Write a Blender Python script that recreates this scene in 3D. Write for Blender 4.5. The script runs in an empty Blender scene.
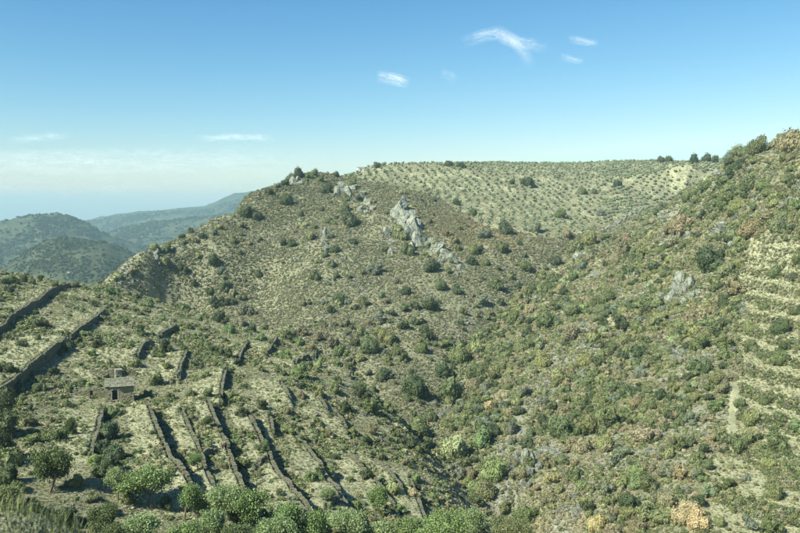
import bpy, bmesh, math, random, time
import numpy as np
from mathutils import Vector, Matrix
T0 = time.time()
random.seed(7); np.random.seed(7)
D2R = math.pi/180

# ------------------------------------------------------------------ camera, sky, sun, exposure
sc = bpy.context.scene
F = 777.8                     # focal length in photo pixels (photo 800 x 533)
PITCH = math.atan2(266.5-205.0, F)
cam_d = bpy.data.cameras.new('camera'); cam = bpy.data.objects.new('camera', cam_d)
sc.collection.objects.link(cam); sc.camera = cam
cam_d.sensor_width = 36; cam_d.lens = 36*F/800; cam_d.clip_start = 0.3; cam_d.clip_end = 60000
cam.location = (0, 0, 0); cam.rotation_euler = (math.pi/2-PITCH, 0, 0)

SUN_AZ = Vector((-0.80, -0.60)).normalized(); SUN_EL = 43*D2R
world = bpy.data.worlds.new('World'); sc.world = world; world.use_nodes = True
wn = world.node_tree; wn.nodes.clear()
w_out = wn.nodes.new('ShaderNodeOutputWorld'); w_bg = wn.nodes.new('ShaderNodeBackground')
w_sky = wn.nodes.new('ShaderNodeTexSky'); w_sky.sky_type = 'NISHITA'; w_sky.sun_disc = False
w_sky.sun_elevation = SUN_EL; w_sky.sun_rotation = math.atan2(SUN_AZ.x, SUN_AZ.y)
w_sky.altitude = 300; w_sky.air_density = 1.0; w_sky.dust_density = 0.6; w_sky.ozone_density = 1.6
w_bg.inputs['Strength'].default_value = 0.103
w_sep = wn.nodes.new('ShaderNodeSeparateColor'); w_com = wn.nodes.new('ShaderNodeCombineColor'); wn.links.new(w_sky.outputs[0], w_sep.inputs[0])
for k_, (ref, gam, out) in enumerate(((4.0, 1.75, 2.5), (5.33, 1.25, 4.15), (6.0, .95, 4.75))):      # the photograph's cool teal colour response, as one curve per channel
    dv = wn.nodes.new('ShaderNodeMath'); dv.operation = 'DIVIDE'; dv.inputs[1].default_value = ref; wn.links.new(w_sep.outputs[k_], dv.inputs[0])
    mn = wn.nodes.new('ShaderNodeMath'); mn.operation = 'MINIMUM'; mn.inputs[1].default_value = 1.35; wn.links.new(dv.outputs[0], mn.inputs[0])
    pw = wn.nodes.new('ShaderNodeMath'); pw.operation = 'POWER'; pw.inputs[1].default_value = gam; wn.links.new(mn.outputs[0], pw.inputs[0])
    ml = wn.nodes.new('ShaderNodeMath'); ml.operation = 'MULTIPLY'; ml.inputs[1].default_value = out; wn.links.new(pw.outputs[0], ml.inputs[0]); wn.links.new(ml.outputs[0], w_com.inputs[k_])
wn.links.new(w_com.outputs[0], w_bg.inputs[0]); wn.links.new(w_bg.outputs[0], w_out.inputs[0])

sun_d = bpy.data.lights.new('sun', 'SUN'); sun = bpy.data.objects.new('sun', sun_d); sc.collection.objects.link(sun)
sun_d.energy = 5.0; sun_d.angle = 0.5*D2R; sun_d.color = (1.0, 0.975, 0.80)
sdir = Vector((SUN_AZ.x*math.cos(SUN_EL), SUN_AZ.y*math.cos(SUN_EL), math.sin(SUN_EL)))
sun.rotation_euler = (-sdir).to_track_quat('-Z', 'Y').to_euler()
vs = sc.view_settings; vs.view_transform = 'Standard'; vs.look = 'None'; vs.exposure = 0.87; vs.gamma = 1
sc.cycles.max_bounces = 6; sc.cycles.diffuse_bounces = 3; sc.cycles.glossy_bounces = 1; sc.cycles.transmission_bounces = 3
sc.cycles.transparent_max_bounces = 8; sc.cycles.volume_bounces = 0
sc.cycles.use_adaptive_sampling = True; sc.cycles.adaptive_threshold = 0.02

# ------------------------------------------------------------------ pixel <-> world (surveying helpers: where things of the photo stand)
CP, SP = math.cos(PITCH), math.sin(PITCH)
def rays(px, py):
    a = (np.asarray(px, float)-400)/F; b = (266.5-np.asarray(py, float))/F
    return np.stack([a, CP+b*SP, -SP+b*CP], -1)          # x, y, z
def at(px, py, Y):
    r = rays(px, py); return r*(Y/r[..., 1])[..., None] if r.ndim > 1 else r*(Y/r[1])
def project(P):
    P = np.asarray(P, float); d = P[..., 1]*CP-P[..., 2]*SP
    u = P[..., 1]*SP+P[..., 2]*CP
    return 400+F*P[..., 0]/d, 266.5-F*u/d, d

# ------------------------------------------------------------------ noise
def _h(ix, iy, s):
    n = (ix.astype(np.int64)*374761393+iy.astype(np.int64)*668265263+s*1442695041) & 0xffffffff
    n = ((n ^ (n >> 13))*1274126177) & 0xffffffff
    return ((n ^ (n >> 16)) & 0xffff)/65535.0
def vnoise(x, y, s=0):
    ix = np.floor(x); iy = np.floor(y); fx = x-ix; fy = y-iy
    fx = fx*fx*(3-2*fx); fy = fy*fy*(3-2*fy)
    a = _h(ix, iy, s); b = _h(ix+1, iy, s); c = _h(ix, iy+1, s); d = _h(ix+1, iy+1, s)
    return (a+(b-a)*fx)*(1-fy)+(c+(d-c)*fx)*fy
def fbm(x, y, s=0, o=4):
    r = 0; a = 0.5; t = 0
    for i in range(o):
        r = r+a*vnoise(x*2**i+i*17.3, y*2**i-i*9.1, s+i); t += a; a *= 0.5
    return r/t
def sstep(a, b, x):
    t = np.clip((x-a)/(b-a), 0, 1); return t*t*(3-2*t)

# ------------------------------------------------------------------ terrain control points: px, py, distance
CT = """0 275 262,60 283 259,120 290 262,150 300 254,200 317 246,0 322 178,52 286 254,30 303 212,0 387 140,58 348 163,75 334 180,103 309 224,
20 420 112,50 475 90,0 460 96,0 533 72,100 420 125,123 402 141,148 403 133,195 490 93,215 415 133,245 485 100,257 427 133,315 515 95,
302 440 136,360 515 103,345 450 140,393 500 116,410 472 134,426 515 115,100 330 190,200 345 200,160 350 178,250 370 170,300 400 155,
350 400 168,300 360 195,150 375 160,240 340 220,290 352 212,120 533 80,200 533 84,280 533 86,340 533 93,430 533 110,400 450 150,360 375 195,
480 487 150,520 533 142,440 440 176,400 400 200,330 358 243,250 330 283,370 378 218,200 318 300,
350 335 268,300 318 290,430 375 240,220 295 320,150 268 332,120 282 325,300 250 360,350 240 370,400 250 366,250 230 400,450 270 345,
330 205 440,400 205 425,400 190 455,370 280 325,430 310 300,280 285 330,220 260 350,350 190 478,
130 262 340,150 252 358,180 240 385,210 222 412,240 203 445,265 191 470,290 177.5 500,320 173 525,366 168 600,275 200 440,258 208 425,305 185 478,345 180 515,450 165 680,550 164.5 720,650 161.5 750,720 160 720,
400 178 560,450 190 520,450 210 450,500 215 440,500 190 540,550 180 600,600 175 640,550 220 445,600 210 520,640 205 560,680 180 640,500 250 375,560 245 390,
440 405 206,470 345 270,505 310 315,540 280 352,620 236 455,690 195 590,
800 146 300,790 158 286,800 150 345,800 158 400,765 160 390,750 180 322,750 155 345,720 167 370,700 182 400,690 215 380,720 230 300,780 200 262,650 240 350,650 300 272,600 260 352,600 320 262,600 400 202,
700 250 300,700 300 250,750 300 228,780 300 215,780 400 172,780 350 190,740 350 203,740 250 255,790 250 236,700 450 160,650 400 192,650 350 228,550 400 204,550 330 272,500 365 246,
500 440 186,480 460 172,550 470 160,600 533 137,600 470 158,650 533 133,700 533 130,770 520 131,790 480 140,740 430 166,800 440 158,650 470 155,520 510 150,560 510 147"""
P = []
for ent in CT.replace('\n', '').split(','):
    a, b, c = map(float, ent.split()); P.append(at(a, b, c))
# out-of-view / hidden ground
P += [(-105, 330, -58), (-150, 330, -60), (-60, 330, -48), (-150, 450, -110), (-112, 440, -62), (-100, 520, -30), (-60, 560, 8), (-250, 400, -100), (-180, 560, -110), (-120, 600, -60), (-40, 680, 5),
      (-330, 300, -90), (-230, 200, -35), (-300, 80, -50), (-150, 120, -26), (-180, 240, -25), (-110, 60, -24), (-110, 170, -24), (-75, 90, -27), (-60, 60, -29), (-30, 60, -33), (0, 60, -42), (40, 70, -55), (90, 75, -60),
      (60, 95, -62), (20, 95, -52), (0, 85, -47), (150, 100, -45), (220, 220, 0), (260, 330, 36), (200, 330, 26), (230, 450, 22), (180, 420, 15), (300, 560, 28), (300, 750, 36),
      (0, 900, 34), (150, 900, 36), (320, 950, 38), (450, 400, 80), (400, 150, 20), (-100, 850, 10), (-300, 800, -90), (220, 600, 27), (250, 700, 34)]
P = np.array(P, float); XY = P[:, :2]/100; Z = P[:, 2]
def _U(r2): return 0.5*r2*np.log(np.maximum(r2, 1e-12))
def tps_fit(XY, Z, lam):
    n = len(Z); d2 = ((XY[:, None]-XY[None])**2).sum(-1)
    A = np.zeros((n+3, n+3)); A[:n, :n] = _U(d2)+lam*np.eye(n); A[:n, n] = 1; A[:n, n+1:] = XY; A[n:, :n] = A[:n, n:].T
    return np.linalg.solve(A, np.r_[Z, 0, 0, 0])
TW = tps_fit(XY, Z, 0.0015)
def tps(x, y):
    sh = np.shape(x); x = np.ravel(x)/100; y = np.ravel(y)/100; out = np.empty(len(x)); n = len(Z)
    for i in range(0, len(x), 20000):
        X = x[i:i+20000]; Y = y[i:i+20000]
        d2 = (X[:, None]-XY[None, :, 0])**2+(Y[:, None]-XY[None, :, 1])**2
        out[i:i+20000] = _U(d2)@TW[:n]+TW[n]+TW[n+1]*X+TW[n+2]*Y
    return out.reshape(sh)
# far ridges: distance, half width, [(px, py) of the crest ...]
RIDGES = [(1500, 300, [(-600, 330), (-200, 300), (0, 268), (20, 256), (45, 241), (60, 238), (85, 240), (105, 242), (125, 250), (150, 262), (200, 275), (400, 300), (1400, 330)]),
          (2500, 420, [(-600, 200), (-100, 226), (0, 221), (30, 215.5), (58, 213), (75, 217), (90, 224), (100, 232), (125, 243), (160, 252), (300, 260), (1400, 300)]),
          (3300, 500, [(-600, 260), (0, 250), (95, 238), (120, 228), (150, 222), (180, 219), (230, 214), (300, 212), (500, 215), (1400, 240)]),
          (4700, 650, [(-600, 215), (0, 226), (85, 221), (115, 214.5), (150, 210.5), (180, 208), (205, 206), (220, 200), (235, 193.5), (265, 189.5), (330, 190), (600, 195), (1400, 210)])]
def far_hills(x, y):
    z = np.full(np.shape(x), -230.0); u = 400+F*x/np.maximum(y, 1); Y = np.maximum(y, 1)
    for k, (Dk, wk, prof) in enumerate(RIDGES):
        pr = np.array(prof, float); py = np.interp(u, pr[:, 0], pr[:, 1]); top = (205-py)/F*Dk
        c = Dk+wk*0.5*(fbm(x/900., y/2600., 50+k, 3)-0.5)
        g = np.exp(-np.abs((y-c)/wk)**1.7)
        ns = (fbm(x/(Dk*.07), y/(Dk*.07), 60+k, 5)-0.5)*Dk*0.05*(1-g**3)+(fbm(x/(Dk*.012), y/(Dk*.012), 70+k, 3)-0.5)*Dk*0.0035
        z = np.maximum(z, -230+(top+230)*g+ns)
    return z
def base_height(x, y):
    r = np.hypot(x, y); z = tps(x, y)
    side = sstep(20, 60, -x+y*0.0-20)
    # railway bank under the camera
    edge = 6.0-3.0*sstep(-4.6, -2.6, x)
    bank = -2.75-0.56*np.maximum(y-edge, 0)+0.25*(fbm(x/3., y/3., 5)-.5)
    edge = 6.3; bz = -2.95+0.40*sstep(-2.2, -3.2, x); bank = bz-0.60*np.maximum(y-edge, 0)+0.2*(fbm(x/3., y/3., 5)-.5)
    k = 0.1+1.9*sstep(15, 50, r); z = np.where(r < 200, np.logaddexp(z/k, bank/k)*k, z)
    bm_ = 1-.9*sstep(728, 744, 400+F*x/np.maximum(y, 1))*(y < 300)*(y > 60)
    z = z+bm_*sstep(20, 80, r)*((fbm(x/40., y/40., 1)-.5)*2.2+(fbm(x/9., y/9., 2)-.5)*1.2+(fbm(x/2.2, y/2.2, 3, 3)-.5)*0.45)
    w = sstep(880, 1150, r)+0*z
    lw = sstep(500, 800, r)*sstep(-0.25, -0.55, x/np.maximum(y, 1))
    return z*(1-np.maximum(w, lw))+far_hills(x, y)*np.maximum(w, lw)

# polar sheet
RA = [0.0, 2.0, 3.5, 5.0]
while RA[-1] < 11000:
    r = RA[-1]
    RA.append(r*(1+(0.035 if r < 40 else 0.0052 if r < 320 else 0.0075 if r < 820 else 0.02)))
RA = np.array(RA)
AZ = np.r_[np.linspace(-180, -50, 40)[:-1], np.linspace(-50, -31, 50)[:-1], np.linspace(-31, 31, 560), np.linspace(31, 50, 50)[1:], np.linspace(50, 180, 40)[1:]]*D2R
GR, GA = np.meshgrid(RA, AZ, indexing='ij'); GX = GR*np.sin(GA); GY = GR*np.cos(GA)
GZ = base_height(GX, GY)
for line_, dep_, wid_ in (([(560, 540, 128), (520, 520, 143), (480, 487, 151), (440, 442, 176), (400, 402, 200), (365, 378, 220), (330, 358, 243)], 4.5, 8.0), ([(440, 420, 190), (452, 380, 232), (470, 345, 270), (505, 310, 315), (540, 280, 352), (580, 255, 400)], 3.5, 9.0)):
    q_ = np.array([at(*p_) for p_ in line_]); dd_ = np.full(GX.shape, 1e9); ss_ = np.clip((GR-130)*0+1, 0, 1)     # the streambed cut into the ravine floor
    for a_, b_ in zip(q_[:-1], q_[1:]):
        e_ = b_[:2]-a_[:2]; t_ = np.clip(((GX-a_[0])*e_[0]+(GY-a_[1])*e_[1])/(e_@e_), 0, 1); dd_ = np.minimum(dd_, np.hypot(GX-a_[0]-t_*e_[0], GY-a_[1]-t_*e_[1]))
    GZ -= dep_*np.exp(-(dd_*(.8+.4*fbm(GX/15., GY/15., 9, 2))/wid_)**2)
_ri = np.arange(len(RA)); _ai = np.arange(len(AZ))
def grid_at(G, x, y):
    r = np.hypot(x, y); a = np.arctan2(x, y)
    fr = np.clip(np.interp(r, RA, _ri), 0, len(RA)-1.001); fa = np.clip(np.interp(a, AZ, _ai), 0, len(AZ)-1.001)
    i = fr.astype(int); j = fa.astype(int); u = fr-i; v = fa-j
    return (G[i, j]*(1-u)+G[i+1, j]*u)*(1-v)+(G[i, j+1]*(1-u)+G[i+1, j+1]*u)*v
def height(x, y): return grid_at(GZ, np.asarray(x, float), np.asarray(y, float))
TT = [40.0]
while TT[-1] < 9000: TT.append(TT[-1]*1.003)
TT = np.array(TT)
def cast(px, py, off=0.0):
    px = np.atleast_1d(np.asarray(px, float)); py = np.atleast_1d(np.asarray(py, float)); out = np.full((len(px), 3), np.nan)
    R = rays(px, py)
    for s in range(0, len(px), 400):
        r = R[s:s+400]; Q = r[:, None, :]*TT[None, :, None]
        dz = Q[..., 2]-height(Q[..., 0], Q[..., 1])-off
        hit = dz < 0; k = hit.argmax(1); ok = hit.any(1)
        k1 = np.maximum(k, 1); n = np.arange(len(r))
        d0 = dz[n, k1-1]; d1 = dz[n, k1]; f = d0/(d0-d1+1e-9); t = TT[k1-1]+(TT[k1]-TT[k1-1])*np.clip(f, 0, 1)
        o = r*t[:, None]; o[~ok] = np.nan; out[s:s+400] = o
    return out
# ------------------------------------------------------------------ linking, naming, small mesh tools
COL = sc.collection
def link(o): COL.objects.link(o); return o
def tag(o, label=None, cat=None, group=None, kind=None):
    if label: o['label'] = label
    if cat: o['category'] = cat
    if group: o['group'] = group
    if kind: o['kind'] = kind
    return o
def mesh_np(name, V, Fa, mats=(), smooth=False, fmat=None, fvar=None):
    """V (n,3); Fa (m,3 or 4) int array or list of lists."""
    me = bpy.data.meshes.new(name)
    if isinstance(Fa, np.ndarray):
        k = Fa.shape[1]; m = len(Fa)
        me.vertices.add(len(V)); me.vertices.foreach_set('co', np.asarray(V, np.float32).ravel())
        me.loops.add(m*k); me.loops.foreach_set('vertex_index', Fa.astype(np.int32).ravel())
        me.polygons.add(m); me.polygons.foreach_set('loop_start', np.arange(0, m*k, k, dtype=np.int32))
        me.update(calc_edges=True)
    else:
        me.from_pydata([tuple(v) for v in V], [], [tuple(f) for f in Fa]); me.update()
    for mt in mats: me.materials.append(mt)
    if fmat is not None: me.polygons.foreach_set('material_index', np.asarray(fmat, np.int32))
    if fvar is not None:
        at_ = me.attributes.new('var', 'FLOAT', 'FACE'); at_.data.foreach_set('value', np.asarray(fvar, np.float32))
    me.polygons.foreach_set('use_smooth', [smooth]*len(me.polygons))
    return me
def obj(name, me, parent=None, loc=None, rz=0.0, scale=None):
    o = bpy.data.objects.new(name, me); link(o)
    if loc is not None: o.location = [float(c) for c in loc]
    o.rotation_euler = (0, 0, rz)
    if scale is not None: o.scale = scale if hasattr(scale, '__len__') else (scale,)*3
    if parent: o.parent = parent
    return o

# ------------------------------------------------------------------ terrace walls of the left spur (photo pixels of the wall's upper edge), height
WALLS = [
 ([(-14, 337), (5, 323), (28, 305), (52, 288), (70, 283)], 1.9, 'dry stone terrace wall under the upper straw field, highest and longest one'),
 ([(-10, 395), (0, 387), (30, 363), (50, 348), (67, 337)], 2.7, 'low dark dry stone wall below the second field at the left edge'),
 ([(69, 337), (88, 322), (105, 308)], 1.6, 'short pale dry stone wall ending beside the small round bushes above the hut'),
 ([(148, 403), (158, 430), (170, 458), (195, 492)], 2.6, 'tall dry stone wall with deep shade, nearest terrace wall to the ruined hut'),
 ([(206, 398), (215, 415), (229, 448), (245, 487)], 2.1, 'second dry stone terrace wall stepping down from the ruined hut'),
 ([(246, 408), (257, 427), (272, 456), (292, 484), (315, 517)], 2.1, 'long dry stone terrace wall with a crisp shade, third down from the hut'),
 ([(292, 424), (302, 440), (322, 465), (342, 491), (362, 518)], 1.8, 'long straight dry stone terrace wall, fourth down from the hut'),
 ([(345, 450), (362, 466), (378, 483), (395, 504)], 1.5, 'low dry stone terrace wall, fifth down from the hut, half overgrown'),
 ([(410, 472), (417, 490), (426, 516)], 1.3, 'lowest dry stone terrace wall, last one before the wooded ravine'),
 ([(226, 366), (223, 380), (221, 396)], 2.0, 'short dark dry stone wall standing among bushes above the second terrace'),
 ([(281, 379), (285, 388), (291, 398)], 1.7, 'short steep dry stone wall among bushes in the middle of the spur'),
 ([(295, 361), (305, 355), (316, 348)], 1.6, 'small dark wall lying crosswise under the bright green bushes'),
 ([(355, 355), (352, 363), (349, 372)], 1.6, 'small dark wall between the reddish thicket and the ravine'),
 ([(266, 352), (272, 345), (277, 336)], 1.5, 'crumbling wall at the foot of the brown thicket'),
 ([(270, 412), (272, 420), (273, 429)], 1.5, 'stub of dry stone wall at the head of the third terrace'),
 ([(333, 402), (340, 414), (347, 428)], 1.3, 'short wall along the pale path at the head of the fifth terrace'),
 ([(105, 405), (99, 428), (91, 455)], 1.7, 'steep dark wall below the ruined hut hidden in dense bushes'),
 ([(372, 452), (390, 470), (404, 488)], 1.3, 'low overgrown wall between the fifth and the lowest terrace walls'),
 ([(182, 408), (192, 432), (204, 462), (214, 484)], 1.0, 'thin broken wall halfway between the two terrace walls beside the hut'),
 ([(187, 350), (181, 364), (179, 377)], 1.4, 'short dark wall in the scrub between the crest and the second terrace'),
 ([(247, 343), (241, 352), (238, 361)], 1.4, 'short dark wall on the upper slope left of the crumbling one'),
 ([(316, 393), (323, 401), (328, 410)], 1.3, 'short slanting wall in the bushes above the fifth terrace'),
 ([(150, 338), (142, 346), (137, 356)], 1.3, 'short slanting wall just left below the lone tiny tree'),
 ([(200, 454), (208, 450), (218, 449)], .9, 'low stone step crossing the second terrace'),
 ([(256, 463), (263, 459), (271, 459)], .8, 'low stone step crossing the third terrace'),
 ([(318, 476), (327, 473), (336, 472)], .8, 'low stone step crossing the fourth terrace near its middle'),
 ([(328, 500), (338, 497), (347, 494)], .8, 'low stone step crossing the fourth terrace near its foot'),
 ([(100, 375), (125, 371), (140, 372)], 1.0, 'low overgrown wall on the slope just above the ruined hut'),
 ([(160, 333), (170, 328), (176, 323)], 1.6, 'pale lit ruined wall on the crest right of the small lone trees'),
]
WP = []
for pts, H, _ in WALLS:
    pts = np.array(pts, float); q = cast(pts[:, 0], pts[:, 1], H*0.5)
    d = [q[0]]
    for a, b in zip(q[:-1], q[1:]):
        n = max(1, int(np.linalg.norm(b[:2]-a[:2])/2.0))
        d += [a+(b-a)*(k+1)/n for k in range(n)]
    WP.append((np.array(d), H))
def seg_dist(x, y, line):
    """signed distance (positive on the left-hand/uphill side of the walk from far to near) and how far past the ends."""
    best = np.full(x.shape, 1e9); sgn = np.zeros(x.shape); over = np.zeros(x.shape)
    for i, (a, b) in enumerate(zip(line[:-1], line[1:])):
        ex, ey = b[0]-a[0], b[1]-a[1]; L2 = ex*ex+ey*ey+1e-9
        t = ((x-a[0])*ex+(y-a[1])*ey)/L2; tc = np.clip(t, 0, 1)
        dx = x-(a[0]+tc*ex); dy = y-(a[1]+tc*ey); d = np.hypot(dx, dy); m = d < best
        best = np.where(m, d, best)
        sgn = np.where(m, np.sign(ex*dy-ey*dx), sgn)
        L = math.sqrt(L2); ov = np.zeros(x.shape)
        if i == 0: ov = np.maximum(ov, -t*L)
        if i == len(line)-2: ov = np.maximum(ov, (t-1)*L)
        over = np.where(m, ov, over)
    return best*sgn, over
def orient(line):                       # make the uphill side positive
    m = line[len(line)//2]; t = line[-1]-line[0]; n = np.array([-t[1], t[0]])/np.hypot(t[0], t[1])
    zl = tps(np.array([m[0]+n[0]*4]), np.array([m[1]+n[1]*4]))[0]; zr = tps(np.array([m[0]-n[0]*4]), np.array([m[1]-n[1]*4]))[0]
    return line if zl > zr else line[::-1]
WP = [(orient(l), H) for l, H in WP]
WALLD = np.full(GX.shape, 99.0)
for l, H in WP:
    cx, cy = l[:, 0].mean(), l[:, 1].mean(); R = np.hypot(l[:, 0]-cx, l[:, 1]-cy).max()+25
    m = np.hypot(GX-cx, GY-cy) < R
    x, y = GX[m], GY[m]; d, ov = seg_dist(x, y, l)
    endf = 1-sstep(0, 3.5, ov); up = sstep(-0.05, 0.55, d)
    GZ[m] += H*0.5*endf*(up*np.exp(-np.maximum(d, 0)/6.5)-(1-up)*np.exp(-np.maximum(-d, 0)/6.5))
    WALLD[m] = np.where(np.abs(d) < np.abs(WALLD[m]), np.where(ov < 3, d, 99), WALLD[m])

# ------------------------------------------------------------------ regions
GU, GV, GD = project(np.stack([GX, GY, GZ], -1)); GU = np.where(GD > 1, GU, -999.); GV = np.where(GD > 1, GV, 9999.)
def gully_Y(u): return np.interp(u, [-200, 100, 150, 200, 250, 330, 370, 400, 440, 480, 520, 560, 600], [300, 300, 300, 290, 275, 243, 218, 200, 176, 151, 141, 100, 50])
def ravine_v(u): return np.interp(u, [380, 440, 470, 505, 540, 620, 690, 720, 800], [460, 405, 345, 310, 280, 236, 195, 165, 60])
def plateau_v(u): return np.interp(u, [300, 335, 380, 430, 460, 500, 560, 600, 640, 700, 740], [164, 175, 183, 196, 214, 230, 240, 228, 215, 190, 165])
def regions(x, y, z):
    u, v, d = project(np.stack([x, y, z], -1))
    n = (fbm(x/12., y/12., 31, 3)-.5)
    near = (y > 4) & (y < 1100) & (u > -250) & (u < 1100)
    spur = near & (y < gully_Y(u)+n*16) & (u < 560)
    bank = near & (y < 62) ; spur = spur & ~bank
    rest = near & ~spur & ~bank
    plat = rest & (v < plateau_v(u)+n*14) & (y > 380)
    cen = rest & ~plat & (v < ravine_v(u)+n*22)
    right = rest & ~plat & ~cen
    path = right & (np.abs(u-(733-np.clip(v-400, -20, 60)*.06)) < 5.5+n*5) & (v > 383) & (v < 446) & (y < 230); right = right & ~path
    bench = right & (u > 738+n*30+np.clip((290-v)*0.35, 0, 26)-np.clip((v-425)*0.9, 0, 34)) & (v > 240+n*30) & (y < 300)
    return dict(u=u, v=v, d=d, n=n, spur=spur, bank=bank, plateau=plat, centre=cen, right=right & ~bench, bench=bench)
RG = regions(GX, GY, GZ)
# benches of the right-hand vineyard slope: level treads and steep risers
HB = 3.3
bw = sstep(-12, 6, RG['u']-(740-np.clip((RG['v']-425)*0.9, 0, 34)))*sstep(185, 215, RG['v'])*(GY < 300)*(GY > 60)*(RG['u'] < 1100)
tz = (GZ+1.6*(fbm(GX/25., GY/25., 33, 2)-.5))/HB; fz = tz-np.floor(tz)
GZ = GZ+bw*0.72*HB*(sstep(0.74, 1.0, fz)*1.0-fz)
BT = np.where(bw > 0.5, 1-sstep(0.66, 0.8, fz), 0)     # tread mask
# visibility from the camera (for thinning out what the photo shows nothing of)
ang = GZ/np.maximum(GR, 1); cm = np.maximum.accumulate(np.where(GR > 6, ang, -9), axis=0)
VIS = (GZ+3.0)/np.maximum(GR, 1) - cm

# ------------------------------------------------------------------ node helper
def M(name):
    m = bpy.data.materials.new(name); m.use_nodes = True; n = m.node_tree; n.nodes.clear()
    return m, n.nodes, n.links
def N(nodes, t, **kw):
    n = nodes.new(t)
    for k, v in kw.items():
        if k.startswith('i_'): n.inputs[k[2:].replace('_', ' ')].default_value = v
        else: setattr(n, k, v)
    return n
def mixc(nodes, links, fac, a, b, blend='MIX'):
    m = nodes.new('ShaderNodeMix'); m.data_type = 'RGBA'; m.blend_type = blend
    for s, v in ((0, fac), (6, a), (7, b)):
        if hasattr(v, 'links') or hasattr(v, 'is_linked'): links.new(v, m.inputs[s])
        else: m.inputs[s].default_value = v if s == 0 else (tuple(v)+(1,) if len(v) == 3 else v)
    return m.outputs[2]
def ramp(nodes, links, src, pts):
    r = nodes.new('ShaderNodeValToRGB'); e = r.color_ramp.elements
    while len(e) < len(pts): e.new(0.5)
    for k, (p, c) in enumerate(pts):
        e[k].position = p; e[k].color = (c, c, c, 1) if not hasattr(c, '__len__') else (*c, 1)
    links.new(src, r.inputs[0]); return r.outputs[0]
def noise(nodes, links, co, scale, detail=5, rough=.6, dist=0):
    n = N(nodes, 'ShaderNodeTexNoise', i_Scale=scale, i_Detail=detail, i_Roughness=rough, i_Distortion=dist); links.new(co, n.inputs['Vector']); return n.outputs['Fac']

def ground_material():
    m, nd, L = M('hillside_ground')
    geo = nd.new('ShaderNodeNewGeometry'); co = geo.outputs['Position']
    za = N(nd, 'ShaderNodeAttribute', attribute_name='zone'); sep = nd.new('ShaderNodeSeparateColor'); L.new(za.outputs['Color'], sep.inputs[0])
    zb = N(nd, 'ShaderNodeAttribute', attribute_name='zone2'); sep2 = nd.new('ShaderNodeSeparateColor'); L.new(zb.outputs['Color'], sep2.inputs[0])
    n1 = noise(nd, L, co, 0.12, 6, .65); n2 = noise(nd, L, co, 0.9, 6, .7); n3 = noise(nd, L, co, 3.5, 4, .7); n4 = noise(nd, L, co, .035, 4, .6)
    base = mixc(nd, L, ramp(nd, L, n2, [(.35, 0), (.62, 1)]), (.165, .168, .108), (.265, .265, .175))
    base = mixc(nd, L, ramp(nd, L, n1, [(.42, 0), (.7, 1)]), base, (.30, .30, .185))
    strawc = mixc(nd, L, ramp(nd, L, n2, [(.3, 0), (.7, 1)]), (.36, .36, .225), (.48, .475, .32))
    strawc = mixc(nd, L, ramp(nd, L, n3, [(.38, .5), (.6, 0)]), strawc, (.27, .28, .145))
    brownc = mixc(nd, L, ramp(nd, L, n2, [(.3, 0), (.7, 1)]), (.17, .14, .085), (.30, .25, .15))
    rockc = mixc(nd, L, ramp(nd, L, n3, [(.3, 0), (.7, 1)]), (.17, .18, .15), (.36, .36, .30))
    farc = mixc(nd, L, ramp(nd, L, n4, [(.42, 0), (.6, 1)]), (.022, .038, .020), (.055, .065, .035))
    nf = noise(nd, L, co, .012, 6, .7); farc = mixc(nd, L, ramp(nd, L, nf, [(.5, 0), (.66, 1)]), farc, (.09, .10, .06))
    def j(v, lo, hi):                  # ragged edge of a zone
        a = nd.new('ShaderNodeMath'); a.operation = 'ADD'; s = nd.new('ShaderNodeMath'); s.operation = 'SUBTRACT'; s.inputs[1].default_value = .5; L.new(n2, s.inputs[0])
        L.new(v, a.inputs[0]); L.new(s.outputs[0], a.inputs[1]); return ramp(nd, L, a.outputs[0], [(lo, 0), (hi, 1)])
    c = mixc(nd, L, j(sep.outputs[1], .35, .65), base, brownc)
    c = mixc(nd, L, j(sep.outputs[0], .35, .65), c, strawc)
    c = mixc(nd, L, j(sep.outputs[2], .35, .65), c, rockc)
    c = mixc(nd, L, sep2.outputs[0], c, farc)
    # sparse green growth showing between
    g = noise(nd, L, co, .55, 5, .75); c = mixc(nd, L, ramp(nd, L, g, [(.50, 0), (.72, .6)]), c, (.15, .17, .08))
    # small stones
    vo = N(nd, 'ShaderNodeTexVoronoi', i_Scale=1.6); L.new(co, vo.inputs['Vector'])
    st = ramp(nd, L, vo.outputs['Distance'], [(.08, .6), (.16, 0)]); c = mixc(nd, L, st, c, (.40, .39, .32))
    b = N(nd, 'ShaderNodeBsdfPrincipled', i_Roughness=1.0); b.inputs['Specular IOR Level'].default_value = .1; L.new(c, b.inputs['Base Color'])
    bu = N(nd, 'ShaderNodeBump', i_Strength=.9, i_Distance=.35)
    ad = nd.new('ShaderNodeMath'); ad.operation = 'ADD'; L.new(n2, ad.inputs[0]); L.new(n3, ad.inputs[1]); L.new(ad.outputs[0], bu.inputs['Height']); L.new(bu.outputs[0], b.inputs['Normal'])
    o = nd.new('ShaderNodeOutputMaterial'); L.new(b.outputs[0], o.inputs[0]); return m
MAT_GROUND = ground_material()

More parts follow.
